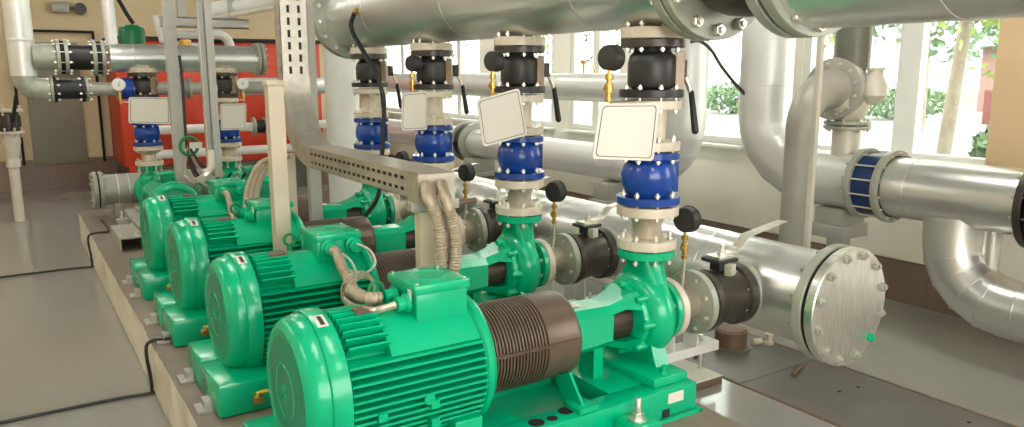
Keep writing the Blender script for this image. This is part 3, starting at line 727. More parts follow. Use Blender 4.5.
# slim vertical tray near the fourth pump
t2 = thing('cable_tray', 'slim vertical slotted cable tray left of the big one, before the red boilers', 'cable tray', (1.25, 5.9, 1.03))
us, vs, ho = slot_grid(2.2, .06, .07, .04, (.03,), .012)
b = MB(); slotted(b, (1.205, 5.9, 1.1), (0, 0, 1), (0, 1, 0), (1, 0, 0), us, vs, ho); b.build('side_rail', 'galv', t2, 0)
MB().box(1.208, 1.295, 5.957, 5.96, 1.1, 3.3).build('back_plate', 'strut', t2); MB().box(1.25, 1.30, 5.9, 5.96, .95, 3.3).build('front_cover', 'strut', t2)
MB().tube(smoothpath([(1.225, 5.92, 1.15), (1.22, 5.9, 1.03), (1.17, 5.88, .96), (1.10, 5.85, .93)], 5), .03, 8).build('tray_end', 'galv', t2)

# ------------------------------------------------------------------ conduits and cables
def ribbed(path, r, n=10):
    P = smoothpath(path, n); out = []; rr = []; L = 0
    for i in range(len(P)-1):
        seg = (P[i+1]-P[i]).length; k = max(1, int(seg/.0045))
        for j in range(k):
            out.append(P[i].lerp(P[i+1], j/k)); rr.append(r*(1.0 if int(L/.0045) % 2 else .88)); L += seg/k
    return out, rr
def conduit(path, r, label, m='conduit', ring=True):
    b = MB()
    if ring: P, rr = ribbed(path, r); b.tube(P, rr, 10)
    else: b.tube(smoothpath(path, 8), r, 8)
    return tag(b.build('cable_conduit' if ring else 'cable', m), label, 'cable')
conduit([(1.46, 2.90, 1.235), (1.43, 2.84, 1.232), (1.405, 2.78, 1.20), (1.435, 2.76, 1.12), (1.445, 2.75, 1.02), (1.446, 2.75, .92), (1.43, 2.76, .80), (1.42, 2.80, .60), (1.42, 2.84, .34)], .0265, 'leftmost of three ribbed conduits arching down from the open tray end')
conduit([(1.53, 2.90, 1.235), (1.50, 2.83, 1.234), (1.475, 2.76, 1.20), (1.49, 2.74, 1.12), (1.502, 2.73, 1.02), (1.498, 2.73, .92), (1.475, 2.76, .80), (1.48, 2.82, .60), (1.49, 2.85, .34)], .0265, 'rightmost of three ribbed conduits arching down from the open tray end')
conduit([(1.50, 2.90, 1.215), (1.47, 2.86, 1.212), (1.445, 2.81, 1.18), (1.465, 2.79, 1.11), (1.48, 2.78, 1.02), (1.478, 2.78, .92), (1.46, 2.80, .80), (1.45, 2.85, .60), (1.45, 2.88, .34)], .024, 'middle one of three ribbed conduits, set back behind the other two')
y2, y1 = YS[1], YS[0]
conduit([(1.17, y2-.18, .925), (1.17, y2-.23, .915), (1.165, y2-.30, .87), (1.16, y2-.40, .83), (1.13, y2-.50, .835), (1.08, y1+.36, .86), (1.03, y1+.24, .90), (.99, y1+.12, .925), (1.01, y1+.04, .918), (1.062, y1+.03, .915)], .024, 'ribbed grey conduit from the second terminal box to the nearest one')
conduit([(1.14, y2-.44, .815), (1.06, y1+.40, .835), (1.0, y1+.24, .865), (.97, y1+.08, .885), (.99, y1-.05, .90), (1.064, y1-.075, .915)], .013, 'thin pale cable looping into the left side of the nearest terminal box', 'steel', False)
b = MB()
cc = V((1.06, y1+.22, .90))
for k in range(4):
    R2 = .05+.006*k; q = cc+V((0, .012*k, 0))
    b.tube([q+V((R2*math.cos(a), .01*math.sin(2*a), R2*math.sin(a)*.9)) for a in [2*PI*i/20 for i in range(21)]], .0035, 6, False)
tag(b.build('wire_coil', 'conduit'), 'small coil of thin wire tied to the conduit left of the nearest terminal box', 'wire')
b = MB(); b.tube(smoothpath([(1.28, y2-.18, .94), (1.31, y2-.27, .92), (1.32, y2-.30, .86), (1.27, y2-.28, .82), (1.21, y2-.26, .84)], 6), .005, 6)
tag(b.build('cable', 'cream_pipe'), 'thin cream wire hooked around the right gland of the second terminal box', 'cable')
b = MB(); b.tube(smoothpath([(1.19, y2-.2, .92), (1.22, y2-.27, .88), (1.23, y2-.30, .82), (1.20, y2-.31, .79)], 6), .005, 6)
tag(b.build('cable', 'cream_pipe'), 'thin cream wire loop beside the left gland of the second terminal box', 'cable')
y3 = YS[3]
conduit([(1.165, y3-.185, .925), (1.17, y3-.24, .91), (1.165, y3-.31, .85), (1.16, y3-.40, .79), (1.18, y3-.5, .76), (1.22, y3-.56, .80), (1.25, y3-.60, .88)], .02, 'ribbed conduit hanging off the front of the fourth terminal box')
b = MB()
y4 = YS[2]
for k in range(3): b.tube(smoothpath([(1.14+.03*k, y4+.14, .88), (1.15+.03*k, y4+.22, .93), (1.20+.03*k, y4+.34, 1.02), (1.30+.03*k, y4+.42, 1.15), (1.42+.02*k, y4+.30, 1.20)], 6), .017, 8)
b = b.build('cable_bundle', 'conduit'); tag(b, 'three brown conduits rising behind the third terminal box to the tray bend', 'cable')
# black cables on the left floor
def floorcable(y, label, up):
    b = MB(); b.tube(smoothpath([(-2.5, y-.16, .012), (-.9, y-.02, .012), (.2, y+.02, .012), (.49, y+.0, .012), (.515, y+.01, .02), (.512, y, .12), (.50, y-.03, .22), (.505, y-.03, .29), (.54, y-.04, .315)]+up, 6), .009, 8)
    return tag(b.build('floor_cable', 'blackm'), label, 'cable')
floorcable(4.33, 'thick black cable crossing the left floor nearest the camera and climbing the plinth', [(.58, 4.27, .318), (.60, 4.23, .33), (.62, 4.2, .34)])
floorcable(7.62, 'thick black cable crossing the left floor farther back, climbing the plinth', [(.60, 7.6, .316), (.66, 7.61, .314), (.68, 7.8, .314), (.68, 8.3, .314)])

# rubber mounting pads under the bases
for i, y in enumerate(YS):
    for j, yy in enumerate((y-.16, y+.22)):
        q = MB(); q.box(.55, .612, yy-.05, yy+.05, .301, .312); q.box(.58, .612, yy-.035, yy+.035, .312, .345)
        tag(q.build('base_clamp', 'strut'), 'small steel clamp at the %s left base corner of %s' % ('near' if j == 0 else 'far', names[i]), 'clamp', 'base clamps')

# ------------------------------------------------------------------ pipework along the window wall
XP = 4.75
def lobster(b, pts, r, seg=40): return b.tube(pts, r, seg)
def clamp_joint(y, x, z, R0, label):
    r = thing('pipe_coupling', label, 'pipe joint', (x, y, z-R0))
    MB().lathe([(R0-.03, y-.10), (R0-.03, y+.10)], (x, 0, z), 'Y', 40).build('sleeve', 'navy', r)
    for q in (-.115, .075): MB().disc((x, y+q, z), 'Y', R0, .04, 48, .004, R0-.035).build('clamp_ring', 'flange', r)
    bolts(r, (x, y-.125, z), 'Y', R0-.018, 14, .25, .010, 'cream')
    return r
zc_ = .985; Rm = .19
v = thing('window_pipe', 'big silver pipe coming down and bending right along the windows to the blue coupling', 'pipe', (XP, 3.8, .8))
b = MB(); b.tube([(XP, 3.83, 3.3), (XP, 3.83, zc_+.46)]+arc((XP, 3.83, zc_+.46), (XP, 3.37, zc_), (XP, 3.37, zc_+.46), 5)[1:]+[(XP, 3.0, zc_)], Rm, 44); b.build('clad_bend', 'clad_far', v, 12)
for z in (1.62, 1.95, 2.3): MB().lathe([(Rm, z-.006), (Rm+.003, z-.005), (Rm+.003, z+.005), (Rm, z+.006)], (XP, 3.83, 0), 'Z', 44, False).build('cladding_seam', 'clad_far', v)
clamp_joint(2.875, XP, zc_, .235, 'ring coupling with blue sleeve and tie bolts on the right window pipe')
v = thing('window_pipe', 'big silver clad pipe running off the right edge below the window', 'pipe', (XP, 2.3, .8))
b = MB(); b.lathe([(Rm, 1.96), (Rm, 2.76)], (XP, 0, zc_), 'Y', 44); b.build('clad_pipe', 'clad', v)
for y in (2.62,): MB().lathe([(Rm, y-.006), (Rm+.003, y-.005), (Rm+.003, y+.005), (Rm, y+.006)], (XP, 0, zc_), 'Y', 44, False).build('cladding_seam', 'clad', v)
for q in (1.92, 1.86): MB().disc((XP, q, zc_), 'Y', .25, .04, 44).build('end_flange', 'bodyb', v)
bolts(v, (XP, 1.85, zc_), 'Y', .225, 12, .12, .012)
MB().lathe([(Rm, .6), (Rm, 1.86)], (XP, 0, zc_), 'Y', 44).build('clad_pipe', 'clad', v)
v = thing('drop_bend', 'segmented silver clad bend dropping from the window pipe to the floor at right', 'pipe', (XP, 2.3, .2))
b = MB(); zb = .36
b.tube([(XP, 2.37, .86), (XP, 2.37, .72)]+arc((XP, 2.37, .72), (XP, 2.01, zb), (XP, 2.01, .72), 5)[1:]+[(XP, .6, zb)], .172, 40); b.build('clad_bend', 'clad', v, 12)
for q, rz in ((PI*.1, 0), (PI*.2, 0), (PI*.3, 0), (PI*.4, 0)):
    c0 = V((XP, 2.01, .72)); d = V((0, math.cos(q), -math.sin(q))); tt = V((0, -math.sin(q), -math.cos(q)))
    MB().lathe([(.1725, -.005), (.1765, -.004), (.1765, .004), (.1725, .005)], c0+d*.36, tt, 40, False).build('cladding_seam', 'clad', v)
for y in (1.94, 1.6): MB().lathe([(.1725, -.005), (.1765, -.004), (.1765, .004), (.1725, .005)], (XP, y, zb), 'Y', 40, False).build('cladding_seam', 'clad', v)
MB().cyl((XP+.02, 2.16, .85), (XP+.02, 2.16, .55), .05, seg=20).build('side_branch', 'clad', v)
# support of the window pipe
s = thing('pipe_support', 'grey stepped steel block and post carrying the right window pipe', 'pipe support', (XP, 3.14, 0))
MB().box(XP-.13, XP+.13, 3.04, 3.25, .69, .80, .004).build('top_block', 'strut', s); MB().box(XP-.15, XP+.15, 3.02, 3.27, .60, .69, .004).build('lower_block', 'strut', s)
MB().box(XP-.05, XP+.05, 3.08, 3.2, .0, .60, .003).build('leg', 'strut', s)
# branch and flanged elbow
br = thing('branch_valve', 'grey valve assembly rising from the window pipe with dark pipe above', 'valve', (XP, 3.14, 1.16))
MB().cyl((XP, 3.14, 1.15), (XP, 3.14, 1.335), .092, seg=28).build('stub_pipe', 'cream_pipe', br)
MB().disc((XP, 3.14, 1.335), 'Z', .15, .022).build('stub_flange', 'flange', br); MB().disc((XP, 3.14, 1.365), 'Z', .15, .022).build('stub_flange', 'flange', br)
bolts(br, (XP, 3.14, 1.33), 'Z', .128, 8, .062, .011, 'cream')
MB().lathe([(.08, 1.387), (.11, 1.42), (.135, 1.50), (.135, 1.6), (.11, 1.68), (.09, 1.72)], (XP, 3.14, 0), 'Z', 28).build('valve_body', 'cream_pipe', br)
MB().lathe([(.115, 1.72), (.115, 2.9)], (XP, 3.14, 0), 'Z', 28).build('riser_pipe', 'darkpipe', br)
MB().disc((XP+.02, 2.98, 1.72), 'Z', .06, .02).build('bonnet_flange', 'cream', br); MB().lathe([(.03, 1.5), (.085, 1.56), (.085, 1.62), (.05, 1.70), (.05, 1.72)], (XP+.02, 2.98, 0), 'Z', 20).build('bonnet', 'cream_pipe', br)
el = thing('flanged_elbow', 'grey elbow with large bolted ring flange and pipe leading straight down', 'pipe', (4.28, 3.05, 0))
nd = V((-.98, -.06, 0)).normalized(); fc_ = V((4.66, 3.19, 1.60))
MB().disc(fc_, nd, .205, .03, 44).build('ring_flange', 'grey_pipe', el); MB().disc(fc_-nd*.035, nd, .205, .03, 44).build('ring_flange', 'grey_pipe', el)
bolts(el, fc_-nd*.035, nd, .168, 12, .068, .012, 'cream')
p0 = fc_+nd*.02; p1 = p0+nd*.06; bx = p1+nd*.30-V((0, 0, .30))
b = MB(); pts = [p0, p1]+arc(p1, bx, V((p1.x, p1.y, p1.z-.30)), 10)[1:]
pts += [V((bx.x, bx.y, .9)), V((bx.x, bx.y, .01))]
b.tube(pts, [.135, .125]+[.12-.035*i/10 for i in range(1, 11)]+[.085, .085], 28); b.build('elbow_pipe', 'grey_pipe', el)
tag(MB().box(4.1, 4.135, 2.92, 2.95, 0, 3.3).build('slim_post', 'cream_pipe'), 'thin pale post from floor to ceiling in front of the flanged elbow', 'post')
# far pipes behind the risers
zf = .875
v = thing('window_pipe', 'white clad pipe dropping behind the nearest riser and turning left along the wall', 'pipe', (XP, 5.3, .7))
b = MB(); b.tube([(XP, 4.62, 3.3), (XP, 4.62, zf+.45)]+arc((XP, 4.62, zf+.45), (XP, 5.07, zf), (XP, 5.07, zf+.45), 6)[1:]+[(XP, 8.05, zf)], .165, 40); b.build('clad_bend', 'clad_far', v, 12)
for y in (5.6, 6.6): MB().lathe([(.165, y-.006), (.168, y-.005), (.168, y+.005), (.165, y+.006)], (XP, 0, zf), 'Y', 40, False).build('cladding_seam', 'clad_far', v)
v2 = thing('wheel_valve', 'black valve with side handwheel on the far wall pipe between second and third risers', 'valve', (XP, 8.2, .65))
MB().disc((XP, 8.06, zf), 'Y', .24, .045).build('valve_flange', 'flange', v2); MB().disc((XP, 8.26, zf), 'Y', .24, .045).build('valve_flange', 'flange', v2)
MB().lathe([(.21, 8.105), (.21, 8.26)], (XP, 0, zf), 'Y', 36).build('valve_body', 'black', v2)
MB().cyl((XP-.2, 8.18, zf), (XP-.42, 8.18, zf), .03, seg=14).build('spindle', 'black', v2)
MB().tube([V((XP-.42, 8.18+.14*math.cos(a), zf+.14*math.sin(a))) for a in [2*PI*i/24 for i in range(25)]], .018, 8, False).build('handwheel', 'black', v2)
v = thing('window_pipe', 'white clad pipe running left of the handwheel valve along the far wall', 'pipe', (XP, 10, .7))
MB().lathe([(.165, 8.31), (.165, 12.6)], (XP, 0, zf), 'Y', 40).build('clad_pipe', 'clad_far', v)
zu = 1.57
v = thing('window_pipe', 'cream clad pipe at window sill height joining the white riser behind the nearest sign', 'pipe', (XP, 8, zu-.14))
MB().lathe([(.135, 4.80), (.135, 12.4)], (XP, 0, zu), 'Y', 36).build('clad_pipe', 'clad_far', v)
for y in (6.3, 7.4): MB().lathe([(.135, y-.006), (.138, y-.005), (.138, y+.005), (.135, y+.006)], (XP, 0, zu), 'Y', 36, False).build('cladding_seam', 'clad_far', v)
for y, z, l in ((5.45, .66, 'grey steel bracket block and post under the far wall pipe behind the nearest riser'), (7.9, .66, 'grey steel bracket block and post under the far wall pipe by the handwheel valve')):
    s = thing('pipe_support', l, 'pipe support', (XP-.1, y, 0))
    MB().box(XP-.22, XP+.1, y-.1, y+.1, .55, .708, .004).build('top_block', 'strut', s); MB().box(XP-.2, XP-.1, y-.06, y+.06, 0, .55, .003).build('leg', 'strut', s)
    MB().box(XP-.26, XP+.14, y-.12, y+.12, .50, .55, .003).build('lower_block', 'strut', s)
tag(MB().tube(smoothpath([(4.62, 4.47, 1.95), (4.5, 4.27, 1.945), (4.5, 4.155, 1.88), (4.5, 4.03, 1.74), (4.55, 3.90, 1.59), (4.62, 3.83, 1.5)], 6), .014, 8).build('sensor_tube', 'bodyb'), 'thin dark bent tube slanting before the window left of the big bend', 'tube')
v = thing('white_riser', 'tall white clad pipe beyond the far end of the overhead pipe', 'pipe', (2.93, 7.7, 0))
MB().lathe([(.17, 0), (.17, 3.3)], (2.93, 7.7, 0), 'Z', 36).build('clad_pipe', 'white', v)
for z in (1.2, 2.0): MB().lathe([(.17, z-.006), (.173, z-.005), (.173, z+.005), (.17, z+.006)], (2.93, 7.7, 0), 'Z', 36, False).build('cladding_seam', 'white', v)
tv = thing('thermometer', 'brass thermometer with bent capillary above the cream wall pipe', 'thermometer', (XP, 6.0, zu+.13))
MB().lathe([(.012, zu+.13), (.012, zu+.22), (.03, zu+.225), (.03, zu+.26)], (XP, 6.0, 0), 'Z', 10).build('pocket', 'brass', tv)
MB().tube(smoothpath([(XP, 6.0, zu+.25), (XP, 5.9, zu+.25), (XP, 5.85, zu+.18), (XP, 5.82, zu+.1)], 5), .008, 6).build('capillary', 'brass', tv)

# ------------------------------------------------------------------ far group of two smaller pumps
XF = [1.13, 1.88]; YF = 8.2; KS = .8
fl = ['smaller green pump behind the large ones, under the left far sign', 'smaller green pump behind the large ones, under the right far sign']
fn = ['the left far pump', 'the right far pump']
for i, x in enumerate(XF):
    p = pump(0, 'pump_unit', fl[i], {'front': False}, 'strut')
    # local +X (motor to casing) turns to face away from the camera
    p.rotation_euler = (0, 0, PI/2); p.scale = (KS, .85, KS)
    p.location = (x, YF-(XC-1.45)*KS, .3)
    column(x, YF, .82-.951, .74, fn[i], True, lever=False)
    gx = x-.22 if i == 0 else x+.15
    gauge((gx, YF-.12, 1.60), (-.25, -1, 0), .055, [(gx, YF-.12, 1.44), (x, YF-.1, 1.43)], 'white-faced dial gauge left of the valve of the left far pump' if i == 0 else 'white-faced dial gauge right of the valve of the right far pump', 'dial gauges by the far header', 'zinc', 'dial')
sign((.965, 7.95, 1.487), (1.32, 7.95, 1.481), (1.305, 7.95, 1.226), (.945, 7.95, 1.25), (1.10, 8.14, 1.36), 'wide blank off-white sign before the left far pump riser', 'blank sign plates on the risers')
sign((1.775, 7.95, 1.406), (2.02, 7.95, 1.411), (2.005, 7.95, 1.151), (1.76, 7.95, 1.151), (1.87, 8.14, 1.3), 'nearly square blank off-white sign before the right far pump riser', 'blank sign plates on the risers')
zh, rh = 1.845, .13
h = thing('far_header', 'silver clad pipe crossing in front of the red boilers at head height', 'pipe', (1.5, YF, zh-rh))
MB().lathe([(rh, .86), (rh, 2.20)], (0, YF, zh), 'X', 40).build('clad_pipe', 'clad', h)
for x in (1.07, 1.30, 1.6, 2.0): MB().lathe([(rh, x-.006), (rh+.003, x-.005), (rh+.003, x+.005), (rh, x+.006)], (0, YF, zh), 'X', 40, False).build('cladding_seam', 'clad', h)
MB().disc((2.20, YF, zh), 'X', .165, .03).build('end_flange', 'flange', h); MB().disc((2.24, YF, zh), 'X', .165, .035).build('blank_flange', 'flange', h); bolts(h, (2.19, YF, zh), 'X', .145, 12, .095, .012, 'flange')
MB().disc((.79, YF, zh), 'X', .165, .03).build('end_flange', 'flange', h)
for x in XF:
    MB().disc((x, YF, 1.712), 'Z', .137, .04).build('branch_flange', 'cream', h)
    MB().cyl((x, YF, 1.69), (x, YF, 1.74), .07).build('branch_stub', 'darkpipe', h)
v = thing('far_valve', 'black flanged valve at the left end of the silver far pipe', 'valve', (.63, YF, zh-.16))
MB().lathe([(.118, .525), (.112, .56), (.112, .69), (.118, .72)], (0, YF, zh), 'X', 32).build('valve_body', 'blackm', v)
for x in (.43, .495, .72): MB().disc((x, YF, zh), 'X', .165, .03).build('valve_flange', 'flange', v)
MB().lathe([(.15, .46), (.15, .495)], (0, YF, zh), 'X', 32).build('gasket', 'dark', v)
MB().lathe([(.15, .75), (.15, .79)], (0, YF, zh), 'X', 32).build('gasket', 'dark', v)
bolts(v, (.71, YF, zh), 'X', .145, 10, .12, .012); bolts(v, (.42, YF, zh), 'X', .145, 10, .115, .012)
v = thing('corner_pipe', 'tall silver clad pipe at the left edge with two side branches', 'pipe', (.17, YF, 1.45))
MB().lathe([(.105, 1.68), (.105, 3.3)], (.17, YF, 0), 'Z', 36).build('clad_pipe', 'clad_far', v)
MB().lathe([(.118, .25), (.118, .43)], (0, YF, zh), 'X', 36).build('side_branch', 'flange', v)
zl = 1.56
b = MB(); b.tube([(.17, YF, 1.72), (.17, YF, zl+.12)]+arc((.17, YF, zl+.12), (.29, YF, zl), (.29, YF, zl+.12), 5)[1:]+[(.36, YF, zl)], .10, 32); b.build('lower_bend', 'flange', v, 12)
MB().lathe([(.108, 1.985), (.111, 1.99), (.111, 2.0), (.108, 2.005)], (.17, YF, 0), 'Z', 36, False).build('cladding_seam', 'clad_far', v)
v = thing('far_valve', 'black flanged valve below the silver far pipe beside the corner pipe', 'valve', (.51, YF, zl-.12))
MB().lathe([(.10, .385), (.09, .43), (.09, .59), (.10, .635)], (0, YF, zl), 'X', 32).build('valve_body', 'blackm', v)
for x in (.362, .388, .61, .64): MB().disc((x, YF, zl), 'X', .118, .022).build('valve_flange', 'blackm' if x in (.388, .61) else 'flange', v)
bolts(v, (.35, YF, zl), 'X', .10, 8, .07, .011); bolts(v, (.60, YF, zl), 'X', .10, 8, .075, .011)
v = thing('far_branch', 'beige grey pipe behind the gauges running between the far risers', 'pipe', (1.3, YF, 1.5))
MB().lathe([(.062, .664), (.062, 2.35)], (0, YF, 1.56), 'X', 28).build('pipe', 'grey_pipe', v)
MB().disc((.90, YF, 1.56), 'X', .11, .03).build('pipe_flange', 'flange', v); MB().lathe([(.10, .93), (.10, 1.04)], (0, YF, 1.56), 'X', 28).build('blue_body', 'blue', v)
for x in (1.40, 1.47, 1.53): MB().disc((x, YF, 1.56), 'X', .105, .025).build('pipe_flange', 'flange', v)
h = thing('far_suction_header', 'grey clad floor pipe with bolted blank end at the far left', 'pipe', (1.4, 8.72, .4))
yf, zs = 8.55, .565
MB().lathe([(.15, .74), (.15, 2.5)], (0, yf, zs), 'X', 40).build('clad_pipe', 'strut', h)
for x in (.86, .96, 1.06): MB().lathe([(.15, x-.006), (.153, x-.005), (.153, x+.005), (.15, x+.006)], (0, yf, zs), 'X', 40, False).build('cladding_seam', 'clad', h)
MB().disc((.70, yf, zs), 'X', .185, .035).build('end_flange', 'flange', h); MB().lathe([(.175, .684), (.175, .70)], (0, yf, zs), 'X', 32).build('gasket', 'dark', h); MB().disc((.684, yf, zs), '-X', .185, .038).build('blank_flange', 'flange', h)
bolts(h, (.645, yf, zs), 'X', .162, 12, .092, .013, 'flange')
for x in XF: MB().lathe([(.09, 8.26), (.09, 8.43)], (x, 0, zs), 'Y', 24).build('branch_stub', 'clad', h)
s = thing('pipe_support', 'short grey pedestal under the blank end of the far floor pipe', 'pipe support', (.87, yf, .3)); MB().box(.82, .92, yf-.06, yf+.06, .301, .45, .003).build('leg', 'strut', s); MB().box(.76, .98, yf-.13, yf+.13, .301, .31).build('foot_plate', 'strut', s)
s = thing('steel_channel', 'pale open steel channel stub lying on the plinth left of the fourth pump', 'channel', (.78, 7.0, .3))
b = MB(); b.box(.66, .84, 6.72, 7.35, .40, .412); b.box(.66, .672, 6.72, 7.35, .302, .40); b.box(.828, .84, 6.72, 7.35, .302, .40); b.build('channel', 'strut', s)
for x in (.70, .80): MB().lathe([(.014, .412), (.014, .44)], (x, 6.78, 0), 'Z', 6).build('channel_bolt', 'zinc', s)

# ------------------------------------------------------------------ boiler house background
def boiler(x0, x1, y, z1, label):
    r = thing('boiler', label, 'boiler', ((x0+x1)/2, y+.6, 0), 'red boilers at the back')
    MB().box(x0, x1, y, y+1.3, .45, z1-.05, .02).build('casing', 'red', r); MB().box(x0-.03, x1+.03, y-.03, y+1.3, z1-.05, z1, .005).build('top_cap', 'dark', r)
    MB().box(x0+.04, x1-.04, y+.05, y+1.25, .001, .45).build('plinth_frame', 'plate', r)
    for x in (x0+.05, x1-.13): MB().box(x, x+.08, y-.005, y+.06, .0, .47).build('leg', 'red', r)
    w = (x1-x0)
    MB().box(x0+w*.16, x1-w*.16, y-.02, y, .75, z1-.35, .008).build('front_door', 'red', r)
    MB().lathe([(.18, 0), (.18, .14), (.13, .16), (.13, .30)], ((x0+x1)/2, y-.02, 1.15), '-Y', 24).build('burner', 'red', r)
    return r
boiler(1.28, 2.42, 11.5, 2.19, 'red boiler in the back at left, behind the far left riser')
boiler(2.66, 4.05, 11.5, 2.19, 'red boiler in the back at right, behind the vertical cable tray')
ev = thing('expansion_vessel', 'green rounded tank standing behind the left end of the silver far pipe', 'tank', (1.28, 9.3, 1.65))
MB().lathe([(.05, 1.72), (.11, 1.76), (.128, 1.80), (.13, 1.85), (.13, 2.14), (.122, 2.18), (.09, 2.21), (.02, 2.215)], (1.215, 9.3, 0), 'Z', 32).build('vessel', 'green_dark', ev)
MB().cyl((1.235, 9.3, .0), (1.235, 9.3, 1.74), .03, seg=12).build('vessel_pipe', 'strut', ev)
tag(MB().tube(smoothpath([(1.24, 9.3, 2.225), (1.18, 9.3, 2.33), (1.10, 9.3, 2.5), (1.02, 9.3, 2.62), (.95, 9.3, 3.28)], 6), .022, 8).build('cable', 'blackm'), 'black cable rising from the green tank to the ceiling', 'cable')
tag(MB().lathe([(.055, 0), (.055, 1.5)], (.925, 8.5, 1.79), 'Z', 28).build('white_riser', 'clad_far'), 'slim white vertical pipe left of the green tank', 'pipe')
bm_ = thing('ceiling_beam', 'grey steel channel beam spanning above the silver far pipe', 'beam', (1.83, 8.7, 2.16))
b = MB(); b.box(1.40, 2.28, 8.66, 8.74, 2.17, 2.18); b.box(1.40, 2.28, 8.66, 8.67, 2.17, 2.27); b.box(1.40, 2.28, 8.66, 8.74, 2.26, 2.27); b.build('channel', 'strut', bm_)
for x in (1.62, 2.12): MB().box(x-.04, x+.04, 8.67, 8.73, 2.27, 3.3).build('hanger', 'strut', bm_)
du = thing('roof_duct', 'pale sloping duct high up behind the vertical tray', 'duct', (2.4, 8.6, 2.3))
b = MB(); b.tube([(1.85, 9.0, 2.33), (3.1, 8.0, 2.62)], .09, 24); b.build('duct_pipe', 'white', du)
MB().tube([(1.85, 8.9, 2.26), (3.1, 7.9, 2.52)], .03, 12).build('duct_trace', 'cream_pipe', du)
wp = thing('loop_pipe', 'white pipe loop above the silver far pipe, behind the slim tray', 'pipe', (1.9, 9.0, 1.9))
b = MB(); b.tube([(1.50, 9.0, 2.12), (2.03, 9.0, 2.12)]+arc((2.03, 9.0, 2.12), (2.15, 9.0, 2.0), (2.03, 9.0, 2.0), 6)[1:]+[(2.15, 9.0, 1.5)], .05, 20); b.build('pipe', 'white', wp)
b = MB(); b.tube([(1.42, 8.95, 2.3), (1.46, 8.95, 2.05), (1.62, 8.95, 1.98), (1.85, 8.95, 1.98), (1.95, 8.95, 1.85)], .045, 18); b.build('lower_pipe', 'white', wp)
MB().lathe([(.05, 1.93), (.06, 1.96), (.06, 2.05), (.03, 2.06)], (1.66, 8.85, 0), 'Z', 14).build('brass_valve', 'brass', wp)
for z, rr_, l in ((1.02, .055, 'upper of two white pipes crossing in front of the red boilers'), (.72, .055, 'lower of two white pipes crossing in front of the red boilers')):
    tag(MB().lathe([(rr_, 1.45), (rr_, 4.0)], (0, 10.3, z), 'X', 24).build('boiler_pipe', 'white'), l, 'pipe')
tag(MB().lathe([(.10, 2.4), (.10, 4.2)], (0, 9.6, 1.55), 'X', 28).build('boiler_pipe', 'clad_far'), 'thick white pipe crossing the right boiler at mid height', 'pipe')
fv = thing('far_valve', 'small dark flanged valve on a white pipe before the right boiler', 'valve', (2.75, 10.2, .9))
for x in (2.68, 2.83): MB().disc((x, 10.3, 1.02), 'X', .12, .03).build('valve_flange', 'flange', fv)
MB().lathe([(.085, 2.71), (.085, 2.83)], (0, 10.3, 1.02), 'X', 24).build('valve_body', 'blackm', fv)
# wall lamp by the back ceiling, standing pipe with valve at the left
wl = thing('wall_lamp', 'dark twin emergency spotlight fixed high on the ochre back wall', 'lamp', (.85, YB-.1, 2.55))
MB().box(.70, .93, YB-.12, YB-.002, 2.57, 2.72, .02).build('housing', 'strut', wl); MB().lathe([(.05, 0), (.085, .05), (.085, .10)], (1.06, YB-.06, 2.63), '-Y', 20).build('lamp_head', 'bodyb', wl)
MB().box(.92, 1.02, YB-.07, YB-.04, 2.61, 2.66).build('arm', 'bodyb', wl)
sp = thing('stand_pipe', 'cream standpipe with black handled valve rising from the left floor', 'pipe', (.0, 10.6, 0))
MB().lathe([(.055, .0), (.055, .62), (.075, .64), (.075, .72), (.06, .74), (.10, .92), (.10, 1.02)], (.02, 10.6, 0), 'Z', 24).build('pipe', 'cream_pipe', sp)
for z in (1.02, 1.27): MB().disc((.02, 10.6, z), 'Z', .15, .03).build('valve_flange', 'cream', sp)
MB().lathe([(.10, 1.05), (.115, 1.16), (.10, 1.27)], (.02, 10.6, 0), 'Z', 20).build('valve_body', 'bodyb', sp); bolts(sp, (.02, 10.6, 1.0), 'Z', .125, 8, .07, .016); bolts(sp, (.02, 10.6, 1.25), 'Z', .125, 8, .07, .016)
MB().cyl((.06, 10.5, 1.16), (.12, 10.4, 1.46), .02, seg=10).build('valve_handle', 'blackm', sp)

# cables hanging beside the far post, with a green hank and white tag
cb = thing('cable_bundle', 'bundle of dark cables with green coil hanging between the far pumps', 'cable', (1.27, 6.9, .75))
b = MB(); b.tube(smoothpath([(1.26, 7.0, 1.85), (1.27, 7.0, 1.6), (1.26, 6.98, 1.2), (1.27, 6.95, 1.02), (1.32, 6.9, .85), (1.42, 6.8, .75)], 6), .012, 8); b.build('cable', 'blackm', cb)
for k, (dx, dy) in enumerate(((.0, .02), (.06, .0), (.12, -.03), (-.06, .03))):
    MB().tube(smoothpath([(1.27, 6.95, 1.10), (1.27+dx*.5, 6.93+dy, .98), (1.30+dx*1.3, 6.85+dy, .84), (1.45+dx, 6.7, .78), (1.50+dx, 6.5, .90)], 6), .011, 8).build('cable', 'conduit' if k % 2 else 'blackm', cb)
MB().tube([V((1.27+.07*math.cos(a), 6.93, 1.10+.075*math.sin(a))) for a in [2*PI*i/24 for i in range(25)]], .014, 8, False).build('coil', 'green_dark', cb)
MB().box(1.27, 1.37, 6.90, 6.915, 1.08, 1.13).build('cable_tag', 'sign', cb)

